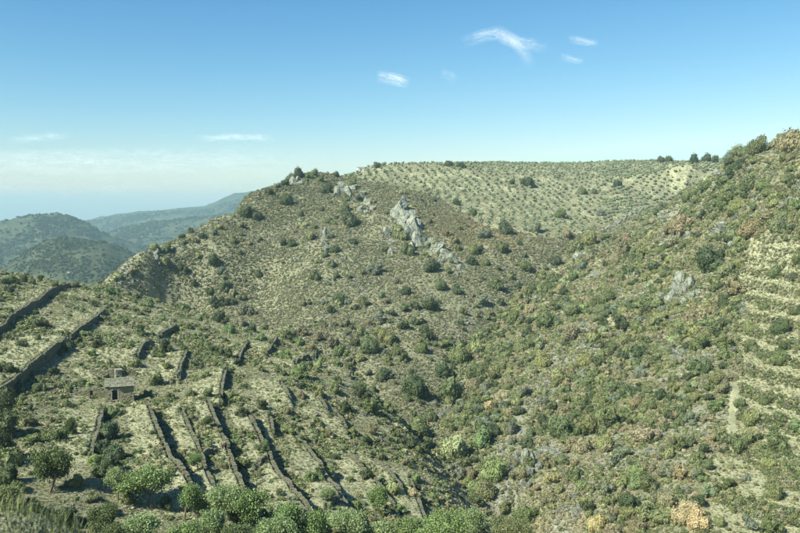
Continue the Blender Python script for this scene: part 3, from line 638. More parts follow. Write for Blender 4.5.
def build_rocks():
    outcrop('jagged grey green rock pinnacle rising from the middle of the central hillside',
        [(399, 214, 13, 21), (404, 213, 10, 16), (394, 217, 8, 13), (408, 221, 11, 17), (402, 226, 10, 14), (412, 231, 12, 19), (418, 228, 9, 14), (409, 240, 12, 16), (417, 246, 10, 20), (424, 244, 8, 14), (412, 250, 10, 12), (404, 222, 11, 16), (415, 237, 11, 18), (421, 236, 9, 13), (398, 219, 7, 10), (407, 231, 9, 12)], 1)
    outcrop('fissured pale cliff joined to the lower right foot of the jagged pinnacle',
        [(428, 247, 9, 15), (436, 252, 11, 15), (444, 258, 11, 13), (452, 263, 10, 11), (461, 269, 7, 7), (440, 263, 7, 6), (457, 275, 6, 6)], 2)
    outcrop('round pale boulder left of the foot of the jagged pinnacle', [(387, 235, 9, 10), (390, 237, 5, 5)], 3)
    outcrop('small squat rock below the pinnacle between two dark bushes', [(391, 254, 7, 8), (388, 252, 5, 6)], 4)
    outcrop('pale summit crag with bushes around it beneath the white hilltop hut', [(341, 198, 11, 14), (349, 197, 12, 16), (345, 191, 9, 8), (337, 193, 7, 9), (353, 190, 8, 7), (342, 186, 9, 6)], 5)
    outcrop('broken grey rocks on the right below the summit crag', [(364, 196, 8, 8), (368, 205, 8, 9), (361, 211, 7, 7), (372, 210, 6, 7), (366, 214, 6, 5)], 6)
    outcrop('narrow upright grey rock column on the left part of the central hillside', [(326, 238, 6, 13), (325, 246, 7, 14), (328, 253, 7, 12), (323, 234, 4, 9)], 7)
    outcrop('pale crag on the skyline at the left end of the summit', [(294, 184, 8, 10), (298, 183, 6, 9), (301, 185, 6, 7), (292, 186, 5, 5)], 8)
    outcrop('grey green cliff at the left foot of the central hill above the gully', cluster(129, 286, 11, 16, 6, 9)+cluster(120, 284, 8, 10, 3, 10), 9)
    outcrop('small cliff band halfway up the left edge of the central hill', cluster(159, 265, 12, 14, 6, 11), 10)
    outcrop('tiny lone white boulder on the bare left hillside', [(313, 258, 3.5, 3.5)], 11)
    outcrop('large smooth grey slab leaning in the middle of the right slope', [(683, 292, 11, 26), (678, 296, 11, 20), (688, 292, 9, 20), (671, 299, 11, 12), (662, 300, 11, 10), (692, 299, 8, 12), (655, 303, 10, 8), (684, 303, 11, 8)], 12)
    outcrop('ochre yellow ledge under the large smooth slab', [(700, 294, 9, 5), (694, 297, 8, 5), (707, 290, 8, 4)], 13)
    outcrop('grey slab pile at the left end of the terraced vineyard', cluster(742, 318, 14, 18, 8, 14), 14)
    outcrop('pale rocks with a dark cleft high above the large smooth slab', cluster(736, 254, 14, 13, 7, 15), 15)
    outcrop('skyline shoulder rock left of the dark oaks on the upper right', cluster(719, 186, 15, 19, 9, 16), 16)
    outcrop('small grey crag close under the upper right skyline bushes', cluster(751, 173, 10, 8, 5, 17), 17)
    outcrop('shattered pale rocks around a dark hollow on the upper right slope', cluster(722, 236, 22, 14, 9, 18), 18)
    outcrop('long slanting grey rock rib descending from the orchard edge', [(640+i*-3.3, 210+i*2.0, 6, 4.5) for i in range(12)], 19)
    outcrop('two pale boulders near the top of the dense green slope', [(580, 259, 9, 9), (585, 257, 7, 6), (550, 268, 4, 6), (557, 271, 4, 4)], 20)
    outcrop('white boulder on the upper right slope above the yellow green bushes', cluster(607, 254, 7, 9, 3, 21), 21)
    outcrop('white topped boulder among green bushes in the mid slope', cluster(596, 322, 10, 9, 4, 22), 22)
    outcrop('pale jumbled rocks beside the brown oaks of the mid slope', cluster(578, 375, 14, 12, 6, 23), 23)
    outcrop('pale jumbled rocks under the dark bushes left of the vineyard path', cluster(678, 362, 14, 13, 6, 24)+cluster(688, 316, 10, 10, 4, 25), 24)
    outcrop('stepped cliff with a vertical cleft at the bottom of the ravine', [(518, 466, 9, 20), (526, 464, 10, 19), (534, 463, 8, 17), (522, 478, 9, 12), (523, 488, 9, 10), (531, 476, 8, 13), (514, 472, 6, 12), (528, 488, 8, 9), (517, 460, 8, 8), (538, 470, 7, 10)], 26)
    outcrop('dark undercut slab right of the stepped ravine cliff', [(545, 452, 11, 8), (553, 454, 10, 7), (540, 456, 7, 7), (559, 457, 8, 6)], 27)
    outcrop('pale green rocks low on the slope right of the ravine bottom', cluster(556, 500, 16, 14, 7, 28), 28)
    outcrop('scattered white rocks near the lower edge right of the ravine', cluster(576, 499, 13, 10, 5, 29)+cluster(577, 520, 14, 15, 6, 30), 29)
    outcrop('thin upright grey cliff left of the round bushes in the ravine', cluster(442, 424, 8, 20, 7, 31), 30)
    outcrop('grey rocks under the reddish bush of the lower right slope', cluster(682, 428, 13, 10, 5, 32)+cluster(670, 458, 13, 10, 5, 33), 31)
    outcrop('weathered grey rocks between brown bushes of the lower slope', cluster(652, 456, 13, 9, 5, 34)+cluster(627, 470, 12, 8, 4, 35), 32)
    outcrop('grey rocks beside the dark hollow below the ruined hut field', cluster(382, 442, 10, 6, 4, 36), 33)
    outcrop('flat broken rocks on the dry gully side below the terraces', cluster(378, 440, 10, 5, 3, 37)+cluster(452, 494, 10, 6, 3, 38), 34)
    outcrop('rock band across the slope between the ravine and mid slope oaks', cluster(640, 395, 16, 10, 6, 39)+cluster(620, 380, 12, 8, 4, 40), 35)
    outcrop('low grey rocks under the first vineyard benches', cluster(722, 385, 12, 14, 6, 41), 36)
    outcrop('grey stones in the brush on the far side of the ravine', cluster(470, 325, 12, 6, 5, 42)+cluster(458, 322, 6, 5, 2, 43), 37)
    outcrop('crag half hidden by brown oaks high on the right slope', cluster(690, 240, 14, 10, 5, 44)+cluster(640, 268, 12, 8, 4, 45), 38)
build_rocks()

# ------------------------------------------------------------------ masonry from single stones
def stone_boxes(rng, centers, half, ax, ay):
    """centers (n,3), half (n,3); ax, ay unit vectors per stone -> jittered boxes"""
    n = len(centers); sg = np.array([[i, j, k] for k in (-1, 1) for j in (-1, 1) for i in (-1, 1)], float)
    loc = sg[None]*half[:, None]*(1+rng.normal(0, .07, (n, 8, 3))); az = np.array([0, 0, 1.0])
    V = centers[:, None]+loc[..., :1]*ax[:, None]+loc[..., 1:2]*ay[:, None]+loc[..., 2:]*az
    q = np.array([[0, 2, 3, 1], [4, 5, 7, 6], [0, 1, 5, 4], [2, 6, 7, 3], [0, 4, 6, 2], [1, 3, 7, 5]])
    return V.reshape(-1, 3), (q[None]+8*np.arange(n)[:, None, None]).reshape(-1, 4)
def build_walls():
    for wi, ((pts, H, label), (line, _)) in enumerate(zip(WALLS, WP)):
        rng = np.random.default_rng(300+wi); seg = np.diff(line[:, :2], axis=0); sl = np.hypot(seg[:, 0], seg[:, 1]); cum = np.r_[0, np.cumsum(sl)]; L = cum[-1]
        base = line[len(line)//2]; C = []; Hf = []; AX = []; AY = []
        ch = .25; s = 0.0; nc = int(H/ch)+2
        for c in range(nc):
            s = rng.uniform(0, .3)
            while s < L:
                w = rng.uniform(.32, .72); i = min(np.searchsorted(cum, s, side='right')-1, len(seg)-1); f = (s-cum[i])/sl[i]; p = line[i, :2]+seg[i]*f; t = seg[i]/sl[i]; nn = np.array([-t[1], t[0]])
                zb = float(height(p[0]-nn[0]*1.1, p[1]-nn[1]*1.1))-.15; zt = float(height(p[0]+nn[0]*1.5, p[1]+nn[1]*1.5))+.12+.16*math.sin(s*.7+wi)
                endt = min(1, min(s, L-s)/2.5+.35); zt = zb+(zt-zb)*endt
                z = zb+ch*(c+.5)
                if z < zt: C.append((p[0]+nn[0]*(-.02+rng.normal(0, .035)), p[1]+nn[1]*(-.02+rng.normal(0, .035)), z+rng.normal(0, .015))); Hf.append((w*.5-.012, .2+.05*rng.random(), ch*.47)); AX.append((*t, 0)); AY.append((*nn, 0))
                s += w
        if not C: continue
        V, Fa = stone_boxes(rng, np.array(C), np.array(Hf), np.array(AX), np.array(AY))
        e = obj('terrace_wall', None, loc=base); tag(e, label, 'wall', 'dry stone terrace walls on the spur')
        o = obj('stones', mesh_np('stones', V-base, Fa, [MAT_WALL]), e); o['kind'] = 'stuff'
build_walls()
def masonry(x0, x1, z0, z1, y, th, holes=(), seed=0, ch=.22, ragged=0.0):
    """coursed rubble in the local xz plane, centre at depth y; holes: (xa, xb, za, zb)"""
    rng = np.random.default_rng(seed); C = []; Hf = []; z = z0
    while z < z1-.05:
        h = min(ch*rng.uniform(.85, 1.2), z1-z) if ragged == 0 else ch*rng.uniform(.85, 1.2); x = x0
        while x < x1-.04:
            w = min(rng.uniform(.25, .6), x1-x)
            xa, xb = x, x+w; x += w
            for ha, hb, hc, hd in holes:
                if hc < z+h*.5 < hd and xb > ha and xa < hb:
                    if xa < ha: xb = ha
                    elif xb > hb: xa = hb
                    else: xb = xa
            if xb-xa < .06: continue
            if ragged and z+h > z1-ragged*vnoise(np.array([xa*1.1+seed]), np.array([0.5]), seed)[0]*2: continue
            C.append(((xa+xb)/2, y+rng.normal(0, .02), z+h/2)); Hf.append(((xb-xa)/2-.01, th/2, h/2-.01))
        z += h
    n = len(C); return stone_boxes(rng, np.array(C), np.array(Hf), np.tile([1., 0, 0], (n, 1)), np.tile([0, 1., 0], (n, 1)))
def slab(x0, x1, y0, y1, z0, z1):
    V = [(x, y, z) for z in (z0, z1) for y in (y0, y1) for x in (x0, x1)]
    return V, [(0, 2, 3, 1), (4, 5, 7, 6), (0, 1, 5, 4), (2, 6, 7, 3), (0, 4, 6, 2), (1, 3, 7, 5)]
def box_obj(name, b, mat, parent, jit=.02, seed=0, smooth=False):
    V, Fa = slab(*b); r = random.Random(seed); V = [tuple(c+r.uniform(-jit, jit) for c in v) for v in V]
    me = mesh_np(name, V, Fa, [mat]); return obj(name, me, parent)
def build_hut():
    q = cast(120, 402)[0]; A = .33                                   # ruined field hut
    z0 = max(float(height(q[0]+dx, q[1]-.3-dx*.3)) for dx in (-2, 0, 2))+.35
    e = obj('stone_hut', None, loc=(q[0], q[1], z0-.1), rz=A); tag(e, 'small ruined stone hut with dark doorway and pitched slab roof on the spur', 'hut')
    W, Dp, Hh = 2.45, 2.9, 2.75; hx0, hx1, hz = -1.35, -.4, 1.9
    def wall(name, V, Fa, rz=0, loc=(0, 0, 0)):
        o = obj(name, mesh_np(name, V, Fa, [MAT_HUT]), e, loc=loc, rz=rz); o['kind'] = 'stuff'; return o
    wall('front_wall', *masonry(-W, W, -2.4, Hh-.25, .22, .42, [(hx0-.2, hx1+.2, -2, hz+.25)], 1))
    wall('back_wall', *masonry(-W, W, -.5, Hh+.75, Dp, .42, [], 2))
    wall('side_wall', *masonry(.46, Dp-.24, -2.0, Hh+.1, 0, .42, [], 3), rz=math.pi/2, loc=(W-.22, 0, 0)); wall('side_wall', *masonry(.46, Dp-.24, -1.2, Hh+.1, 0, .42, [], 4), rz=math.pi/2, loc=(-W+.22, 0, 0))
    for s, b in (('door_jamb', (hx0-.19, hx0, -.02, .42, 0, hz)), ('door_jamb', (hx1, hx1+.19, -.02, .42, 0, hz)), ('lintel', (hx0-.35, hx1+.35, -.04, .44, hz+.01, hz+.25))): box_obj(s, b, MAT_PALE, e, .015)
    box_obj('threshold', (hx0, hx1, .0, .5, -.12, .04), MAT_PALE, e, .01)
    # slab roof: rows of overlapping slates, lower at the front
    rng = random.Random(5); V = []; Fa = []
    nr = 6
    for r in range(nr):
        y0 = -.32+r*(Dp+.7)/nr; y1 = y0+(Dp+.7)/nr*1.28; x = -W-.22
        while x < W+.15:
            w = min(rng.uniform(.55, 1.1), W+.25-x); zf = Hh-.22+(y0+.32)*.235+rng.uniform(0, .13)+.03; zb = Hh-.22+(y1+.32)*.235+rng.uniform(-.02, .02)-.02; k = len(V); t = .07; jy = rng.uniform(-.2, .08)
            for (xx, yy, zz) in ((x+.02, y0+jy, zf), (x+w-.02, y0+jy+rng.uniform(-.06, .06), zf), (x+w-.02, y1, zb), (x+.02, y1, zb)): V.append((xx, yy, zz)); V.append((xx, yy, zz+t))
            Fa += [(k, k+2, k+3, k+1), (k+2, k+4, k+5, k+3), (k+4, k+6, k+7, k+5), (k+6, k, k+1, k+7), (k+1, k+3, k+5, k+7), (k, k+6, k+4, k+2)]; x += w
    o = obj('roof', mesh_np('roof', V, Fa, [MAT_SLATE]), e); o['kind'] = 'stuff'
    for i, b in enumerate(((W-.5, W+.1, .0, .45, Hh-.02, Hh+.38), (W-.45, W+.05, .1, .5, Hh+.4, Hh+.62))): box_obj('corner_stone', b, MAT_PALE, e, .04, i)
    # low ruined annexe wall with a niche, left of the hut
    q2 = cast(92, 397)[0]; z2 = float(height(q2[0], q2[1])); e2 = obj('ruined_wall', None, loc=(q2[0], q2[1], z2-.2), rz=A-.25); tag(e2, 'low grey ruined wall with a small dark niche left of the stone hut', 'wall')
    o = obj('stones', mesh_np('stones', *masonry(-3.4, 2.7, -.9, 2.5, .3, .6, [(-.35, .15, .3, 1.5)], 8, .24, .5), [MAT_WALL]), e2); o['kind'] = 'stuff'
    box_obj('niche_back', (-.5, .3, .75, .85, .2, 1.6), MAT_WALL, e2, .01); box_obj('lintel', (-.5, .3, -.05, .62, 1.52, 1.7), MAT_WALL, e2, .01)
    o = obj('rubble', mesh_np('rubble', *masonry(-3.3, 2.6, -.9, 2.05, 1.3, 1.1, [], 9, .26, .5), [MAT_WALL]), e2); o['kind'] = 'stuff'
    # tall pier behind
    q3 = cast(118.5, 381)[0]; z3 = float(height(q3[0], q3[1])); e3 = obj('stone_pier', None, loc=(q3[0], q3[1], z3-.3), rz=.5); tag(e3, 'squared pale stone pier standing behind the hut roof', 'pier')
    o = obj('stones', mesh_np('stones', *masonry(-.65, .65, -.5, 2.6, 0, 1.1, [], 12, .3), [MAT_PALE]), e3); o['kind'] = 'stuff'
    box_obj('cap_stone', (-.72, .72, -.65, .65, 2.64, 2.78), MAT_PALE, e3, .03)
    q4 = cast(103, 374)[0]; z4 = float(height(q4[0], q4[1])); e4 = obj('ruined_wall', None, loc=(q4[0], q4[1], z4-.3), rz=.05); tag(e4, 'low straw topped ruined wall running left from the stone pier', 'wall')
    o = obj('stones', mesh_np('stones', *masonry(-2.6, 2.5, -.4, 1.5, 0, .6, [], 13, .24, .3), [MAT_WALL]), e4); o['kind'] = 'stuff'
build_hut()
MAT_WHITE = simple('whitewash', (.66, .65, .60), col2=(.80, .79, .74), scale=1.5); MAT_TILE = simple('weathered_tile', (.24, .225, .19), col2=(.34, .31, .26), scale=5); MAT_DARK = simple('dark_wood', (.04, .035, .03), scale=6)
def house(px, py, w, d, h, rz, label, roof='gable', cat='house', wallm=None):
    q = cast(px, py)[0] if not np.isnan(cast(px, py)[0][0]) else cast(px, py+2)[0]
    e = obj('small_house', None, loc=(q[0], q[1], q[2]-.2), rz=rz); tag(e, label, cat)
    t = .3
    for nm, b in (('wall', (-w, w, -d, -d+t, -1, h)), ('wall', (-w, w, d-t, d, -1, h)), ('wall', (-w, -w+t, -d+t, d-t, -1, h)), ('wall', (w-t, w, -d+t, d-t, -1, h))): box_obj(nm, b, wallm or MAT_WHITE, e, 0)
    k = h+.0; o = .25; rh = w*.35
    V = [(-w-o, -d-o, k), (-w-o, d+o, k), (w+o, d+o, k), (w+o, -d-o, k), (-w-o, 0, k+rh), (w+o, 0, k+rh)]
    obj('roof', mesh_np('roof', V, [(0, 3, 5, 4), (2, 1, 4, 5), (0, 4, 1), (3, 2, 5), (0, 1, 2, 3)], [MAT_TILE]), e)
    f = box_obj('door', (-.45, .45, -d-.06, -d-.004, .1, 2.0), MAT_DARK, e, 0); box_obj('handle', (.25, .33, -d-.11, -d-.064, 1.0, 1.1), MAT_WHITE, f, 0)
    for sx in (-1, 1):
        wf = box_obj('window', (sx*w*.62-.35, sx*w*.62+.35, -d-.05, -d-.004, 1.1, 1.9), MAT_WHITE, e, 0); box_obj('pane', (sx*w*.62-.28, sx*w*.62+.28, -d-.06, -d-.054, 1.17, 1.83), MAT_DARK, wf, 0)
    return e
house(360.5, 169.0, 2.3, 1.8, 2.6, .25, 'tiny white hut on the hilltop skyline at the left end of the orchard', cat='hut')
for i, (px, py, w) in enumerate(((69, 273.5, 2.6), (73.5, 274.5, 2.2))):
    house(px, py, w, 2.2, 2.4, .3*i-.2, ['left one of two tiny pale farmhouses deep in the far valley', 'right one of two tiny pale farmhouses deep in the far valley'][i], cat='house', wallm=MAT_PALE)

# ------------------------------------------------------------------ clouds: thin sheets of ice cloud high above, far outside the haze
def cloud_material():
    m, nd, L = M('thin_cloud'); uv = N(nd, 'ShaderNodeAttribute', attribute_name='edge'); co = N(nd, 'ShaderNodeTexCoord').outputs['Object']
    st = N(nd, 'ShaderNodeAttribute', attribute_name='flow'); mp = nd.new('ShaderNodeMapping'); mp.inputs['Scale'].default_value = (2.2, 9, 1); L.new(st.outputs['Vector'], mp.inputs[0])
    n1 = noise(nd, L, mp.outputs[0], 1.0, 8, .68, 1.2); n2 = noise(nd, L, mp.outputs[0], .35, 4, .6, .5)
    a = ramp(nd, L, n1, [(.34, 0), (.72, 1)]); b = ramp(nd, L, n2, [(.3, .25), (.7, 1)])
    mu = nd.new('ShaderNodeMath'); mu.operation = 'MULTIPLY'; L.new(a, mu.inputs[0]); L.new(b, mu.inputs[1])
    m2 = nd.new('ShaderNodeMath'); m2.operation = 'MULTIPLY'; L.new(mu.outputs[0], m2.inputs[0]); L.new(uv.outputs['Fac'], m2.inputs[1])
    d = nd.new('ShaderNodeBsdfDiffuse'); d.inputs[0].default_value = (.8, .84, .86, 1); t = nd.new('ShaderNodeBsdfTranslucent'); t.inputs[0].default_value = (.8, .84, .86, 1)
    ad = nd.new('ShaderNodeMixShader'); ad.inputs[0].default_value = .7; L.new(d.outputs[0], ad.inputs[1]); L.new(t.outputs[0], ad.inputs[2])
    tr = nd.new('ShaderNodeBsdfTransparent'); mx = nd.new('ShaderNodeMixShader'); L.new(m2.outputs[0], mx.inputs[0]); L.new(tr.outputs[0], mx.inputs[1]); L.new(ad.outputs[0], mx.inputs[2])
    o = nd.new('ShaderNodeOutputMaterial'); L.new(mx.outputs[0], o.inputs[0]); return m
MAT_CLOUD = cloud_material()
def cloud(ribbons, alt, label, cat='cloud'):
    V = []; Fa = []; E = []; FL = []
    for ri, (pts, w, dens) in enumerate(ribbons):
        pts = np.array(pts, float); seg = np.r_[0, np.cumsum(np.hypot(*np.diff(pts, axis=0).T))]; n = 40; nv = 9
        for i in range(n+1):
            s = seg[-1]*i/n; p = np.array([np.interp(s, seg, pts[:, 0]), np.interp(s, seg, pts[:, 1])]); p2 = np.array([np.interp(min(s+1, seg[-1]), seg, pts[:, 0]), np.interp(min(s+1, seg[-1]), seg, pts[:, 1])]); p1 = np.array([np.interp(max(s-1, 0), seg, pts[:, 0]), np.interp(max(s-1, 0), seg, pts[:, 1])])
            t = p2-p1; t /= np.linalg.norm(t); nn = np.array([-t[1], t[0]])
            for j in range(nv):
                f = j/(nv-1)*2-1; q = p+nn*f*w; r = rays(*q); V.append(r*(alt/r[2])); tt = i/n
                E.append(dens*(1-f*f)**1.3*min(1, tt*4, (1-tt)*3)**1.0); FL.append((s/w*.35+ri*7, f*.35, 0))
        k0 = len(V)-(n+1)*nv
        for i in range(n):
            for j in range(nv-1): a = k0+i*nv+j; Fa.append([a, a+1, a+nv+1, a+nv])
    V = np.array(V); V[:, 2] += 10*np.sin(V[:, 0]*.01); c = V.mean(0); me = mesh_np('cloud', V-c, np.array(Fa), [MAT_CLOUD], smooth=True)
    a = me.attributes.new('edge', 'FLOAT', 'POINT'); a.data.foreach_set('value', np.array(E, np.float32)); a = me.attributes.new('flow', 'FLOAT_VECTOR', 'POINT'); a.data.foreach_set('vector', np.array(FL, np.float32).ravel())
    o = obj('cloud', me, loc=c); tag(o, label, cat, 'thin white clouds'); return o
cloud([([(461, 43), (478, 37), (498, 33), (513, 39), (524, 52), (530, 68)], 8, .9), ([(492, 34), (515, 42), (550, 48)], 7, .75), ([(505, 34), (518, 46), (530, 60)], 6, .6)], 2600, 'feathery curved white cloud wisp highest above the orchard')
cloud([([(376, 77), (392, 78), (410, 84)], 7, 1.5)], 2500, 'small dense white cloud patch left of the feathery wisp')
cloud([([(568, 40), (584, 41), (599, 44)], 4.5, 1.0)], 2600, 'upper of two tiny cloud streaks right of the feathery wisp')
cloud([([(560, 57), (572, 59), (584, 62)], 4, .8)], 2500, 'lower of two tiny cloud streaks right of the feathery wisp')
cloud([([(440, 74), (450, 76), (458, 79)], 6, .45)], 2500, 'faint cloud smudge between the dense patch and feathery wisp')
cloud([([(196, 139), (235, 137), (278, 138)], 4, 1.1)], 1500, 'thin flat cloud streak just above the low cloud veil')
cloud([([(5, 141), (35, 138), (75, 135)], 4.5, .6)], 1500, 'thin faint cloud streak at the left above the low veil')
cloud([([(-200, 168), (0, 163), (120, 160), (230, 158), (360, 160)], 14, .6), ([(-200, 180), (40, 172), (180, 168), (330, 172)], 12, .45), ([(-100, 153), (40, 156), (130, 153)], 8, .45)], 900, 'wide pale cloud veil low over the distant hills')
cloud([([(-200, 190), (0, 187), (120, 186), (230, 184), (340, 182)], 10, .45)], 450, 'lowest pale cloud band lying on the left horizon')
print('things', time.time()-T0)
# ------------------------------------------------------------------ countable bushes and trees
COLR = dict(d=(.074, .098, .044), m=(.134, .166, .070), o=(.196, .216, .095), y=(.240, .262, .112), b=(.232, .215, .122), r=(.285, .248, .145), g=(.185, .208, .140), s=(.200, .268, .110), t=(.43, .375, .20), l=(.255, .305, .155))
CNAME = dict(d='dark green', m='mid green', o='olive green', y='yellow green', b='brown', r='reddish brown', g='grey green', s='fresh green', t='orange tan', l='pale green')
KIND = dict(h=('holm_oak', OAK, 'oak bush', 'bush'), t=('thicket_bush', BRUSH, 'spreading bush', 'bush'), a=('broom_bush', AIRY, 'airy bush', 'bush'))
HAND = """
269 191 8 h d;286 199 16 h d;299 173 13 h d;291 177 10 h m;307 174 11 t m;314 173 9 h m;336 170 8 h d;377 165 8 h d;285 183 9 h d;320 179 9 h m;327 189 14 h d;351 184 13 h m;345 196 9 h o;357 197 16 t g;322 209 7 h d;301 214 8 h m;350 219 19 h d;345 209 10 h m;329 221 9 h d;315 226 9 t m;
283 243 8 h d;292 243 9 h d;354 241 8 h d;332 262 14 t g;325 254 9 h m;335 249 10 h d;314 274 12 h m;376 267 20 t g;400 232 19 h o;390 211 10 t m;415 220 13 t g;384 249 8 h m;407 250 15 h m;430 266 17 h d;429 221 7 h b;246 211 17 h d;
257 215 12 h d;259 274 9 h d;397 281 8 t g;350 276 8 t m;331 235 10 t g;191 223 7 h d;182 229 7 h d;202 235 9 h d;214 260 15 h d;221 270 12 t g;182 268 11 h d;233 240 9 h o;218 300 20 t d;155 248 10 h o;167 248 9 h m;194 283 9 h d;
258 273 8 h m;240 252 7 h m;135 295 10 t m;226 288 11 t g;449 163 10 h d;460 165 9 h d;529 182 14 h d;524 182 10 h d;512 182 7 h d;456 202 8 h d;473 212 10 h m;485 231 18 t g;506 229 15 h d;534 226 17 h g;560 214 12 h m;502 247 13 h m;
447 232 12 t b;455 239 13 t b;474 250 12 h o;471 260 13 h d;486 262 9 h m;567 234 11 h b;577 245 23 t o;590 240 17 h o;602 212 11 t g;617 184 9 h d;582 191 9 h m;594 191 8 h m;625 247 21 t b;556 260 13 h d;525 265 13 h m;
661 159.5 9 h d;669 159.5 10 h d;694 157.5 12 h d;706 156.5 10 h d;715 157 9 h d;730 154.5 12 h g;738 152 16 h m;748 150 17 h m;757 148 20 h m;773 144 11 h g;782 139 24 h b;795 136 30 h b;784 158 12 h o;736 168 22 t d;742 163 14 t d;706 184 18 t m;
750 184 24 t m;762 180 22 t o;725 199 26 t m;737 207 18 h y;687 210 18 t o;702 214 13 t d;770 212 22 t b;750 228 28 t b;684 224 25 t r;672 228 16 t b;625 236 18 t r;785 178 11 h o;619 184 8 h d;710 262 26 h d;718 256 16 h d;727 270 17 h o;
739 286 21 t b;724 302 16 h d;717 325 25 t m;700 340 30 t m;725 340 21 t o;655 300 22 t y;622 322 22 t d;607 297 18 h m;642 250 20 t o;640 350 22 t d;615 347 17 t m;700 365 30 t m;662 307 13 t g;709 334 11 h y;
775 272 13 h m;795 276 11 h d;797 259 11 h m;764 306 13 h m;795 310 13 h m;780 328 17 h d;750 327 15 h o;784 346 12 h d;751 344 11 h m;780 358 16 h m;740 402 14 h m;764 400 13 h m;780 415 14 h m;751 419 18 h o;752 433 18 h o;738 443 20 h m;
746 440 16 h o;777 442 22 h m;769 463 19 h o;731 466 8 h b;707 464 15 h m;709 487 22 t l;729 481 19 t m;747 476 12 t g;774 491 21 h m;683 512 26 h t;697 517 30 h t;690 508 22 h t;720 521 14 h y;772 523 26 t m;750 521 20 t g;637 470 17 h s;636 482 16 h s;
622 450 22 t g;645 430 30 t r;677 442 22 t m;605 417 26 h m;627 412 20 t m;692 417 18 t g;645 511 26 t o;615 480 22 t r;797 425 16 h s;480 437 27 h s;454 449 30 h l;494 470 27 h s;487 488 26 h o;477 486 22 h o;456 469 24 t g;420 450 20 t m;
417 427 24 h m;407 440 20 t d;485 419 24 t g;490 405 14 h t;560 427 28 h m;590 425 24 h o;575 415 18 t m;525 510 28 t m;505 506 18 t o;415 477 14 t s;430 304 18 h d;406 290 12 h d;426 332 17 h d;441 285 12 h m;457 290 12 h d;482 296 20 t g;
495 282 17 h m;547 320 26 h m;514 319 16 h m;572 310 20 h m;520 347 17 h y;542 361 19 h y;540 342 20 t l;560 377 19 h y;475 370 25 h m;422 347 16 h m;442 367 24 t d;415 387 28 h d;405 357 14 t m;460 355 20 h m;572 332 24 t r;522 390 20 t g;
450 392 28 h m;504 395 10 h t;560 287 10 h t;245 307 22 t g;219 317 19 t d;230 327 16 t s;240 319 18 t b;252 327 14 t d;285 330 25 t o;265 326 12 t m;320 332 22 t r;332 341 18 t b;360 330 14 t o;339 299 13 h d;350 302 14 t g;364 301 12 h m;
331 310 10 h d;315 276 10 h m;386 336 19 h o;397 350 14 h m;370 345 20 h m;340 350 17 t s;285 354 15 t s;300 341 14 t s;299 370 24 t s;337 362 14 t s;262 336 13 t s;320 392 18 t o;382 375 17 h d;360 382 15 t m;382 295 9 h m;227 286 15 t m;
225 352 18 t d;205 372 15 t l;336 388 18 t o;302 330 16 t b;345 322 14 t b;310 345 12 t r;292 338 14 t d;355 342 12 t d;162 317 10 a s;164 345 18 t d;158 352 15 t m;135 362 15 t o;122 322 9 t m;92 352 11 a s;40 322 18 a m;8 288 14 t d;22 342 13 a m;62 342 18 t d;
52 370 18 t d;40 376 14 t m;110 290 14 a s;147 302 14 a s;187 325 12 t m;182 345 13 t m;122 367 12 t m;98 343 13 t d;4 281 12 h d;14 280 12 h d;24 279 10 h d;32 281 9 h m;55 284 8 h m;75 285 9 h m;86 287 9 t m;96 289 9 t s;
55 432 24 t m;32 437 24 t m;20 400 18 t o;235 440 13 a s;262 445 16 a m;95 458 22 a s;103 414 17 h d;109 430 26 h d;102 448 26 h d;114 452 24 h d;108 462 24 t d;98 470 18 t m;4 402 26 h d;2 424 34 h d;5 450 34 h d;8 474 26 h d;14 388 14 h d;28 505 34 t d;62 512 36 t d;92 516 34 t d;401 203 6 h m;408 214 7 t d;415 225 9 t g;418 241 8 h m;429 245 8 t m;441 253 8 h d;452 261 7 t m;404 208 6 t m;411 227 8 t d;421 234 8 t m;397 228 9 t m;426 254 9 t o;437 264 9 t d;449 270 9 t m;30 372 12 t d;16 384 14 t d;60 352 10 t d;8 336 10 t d;36 312 9 t d;80 340 11 t d;
208 392 14 t m;196 358 12 t b;245 385 14 a m;238 362 13 t d;243 410 16 t d;262 404 15 t d;288 410 12 t b;318 420 12 t m;330 432 12 t b;352 430 15 t o;366 440 14 t d;380 455 12 t m;372 425 14 t b;395 430 16 t m;345 405 18 t d;370 405 22 t m;390 405 20 t o;360 392 18 t d;
302 394 14 t b;318 470 11 a m;350 478 10 a m;225 465 12 a o;280 492 12 a m;335 455 12 t d;212 348 14 t d;130 495 24 t m;75 480 22 t o;20 484 20 t m;205 507 22 t s;235 514 20 a m;90 494 18 a l;140 527 28 t s;60 528 26 t m;200 535 26 a s;170 472 14 t m;330 522 20 t s;360 530 22 t l;400 522 18 t s;440 528 26 t s;470 530 24 t l;300 527 22 t s;270 522 20 t l;15 520 26 t m;110 506 20 t d;165 500 18 t m;203 335 12 t m;178 372 12 t g;192 392 12 t m;170 395 12 t o;230 300 14 t d;210 290 11 t m;246 342 14 t m
"""  # dark bushes at left edge and behind bank grass added in place of shade
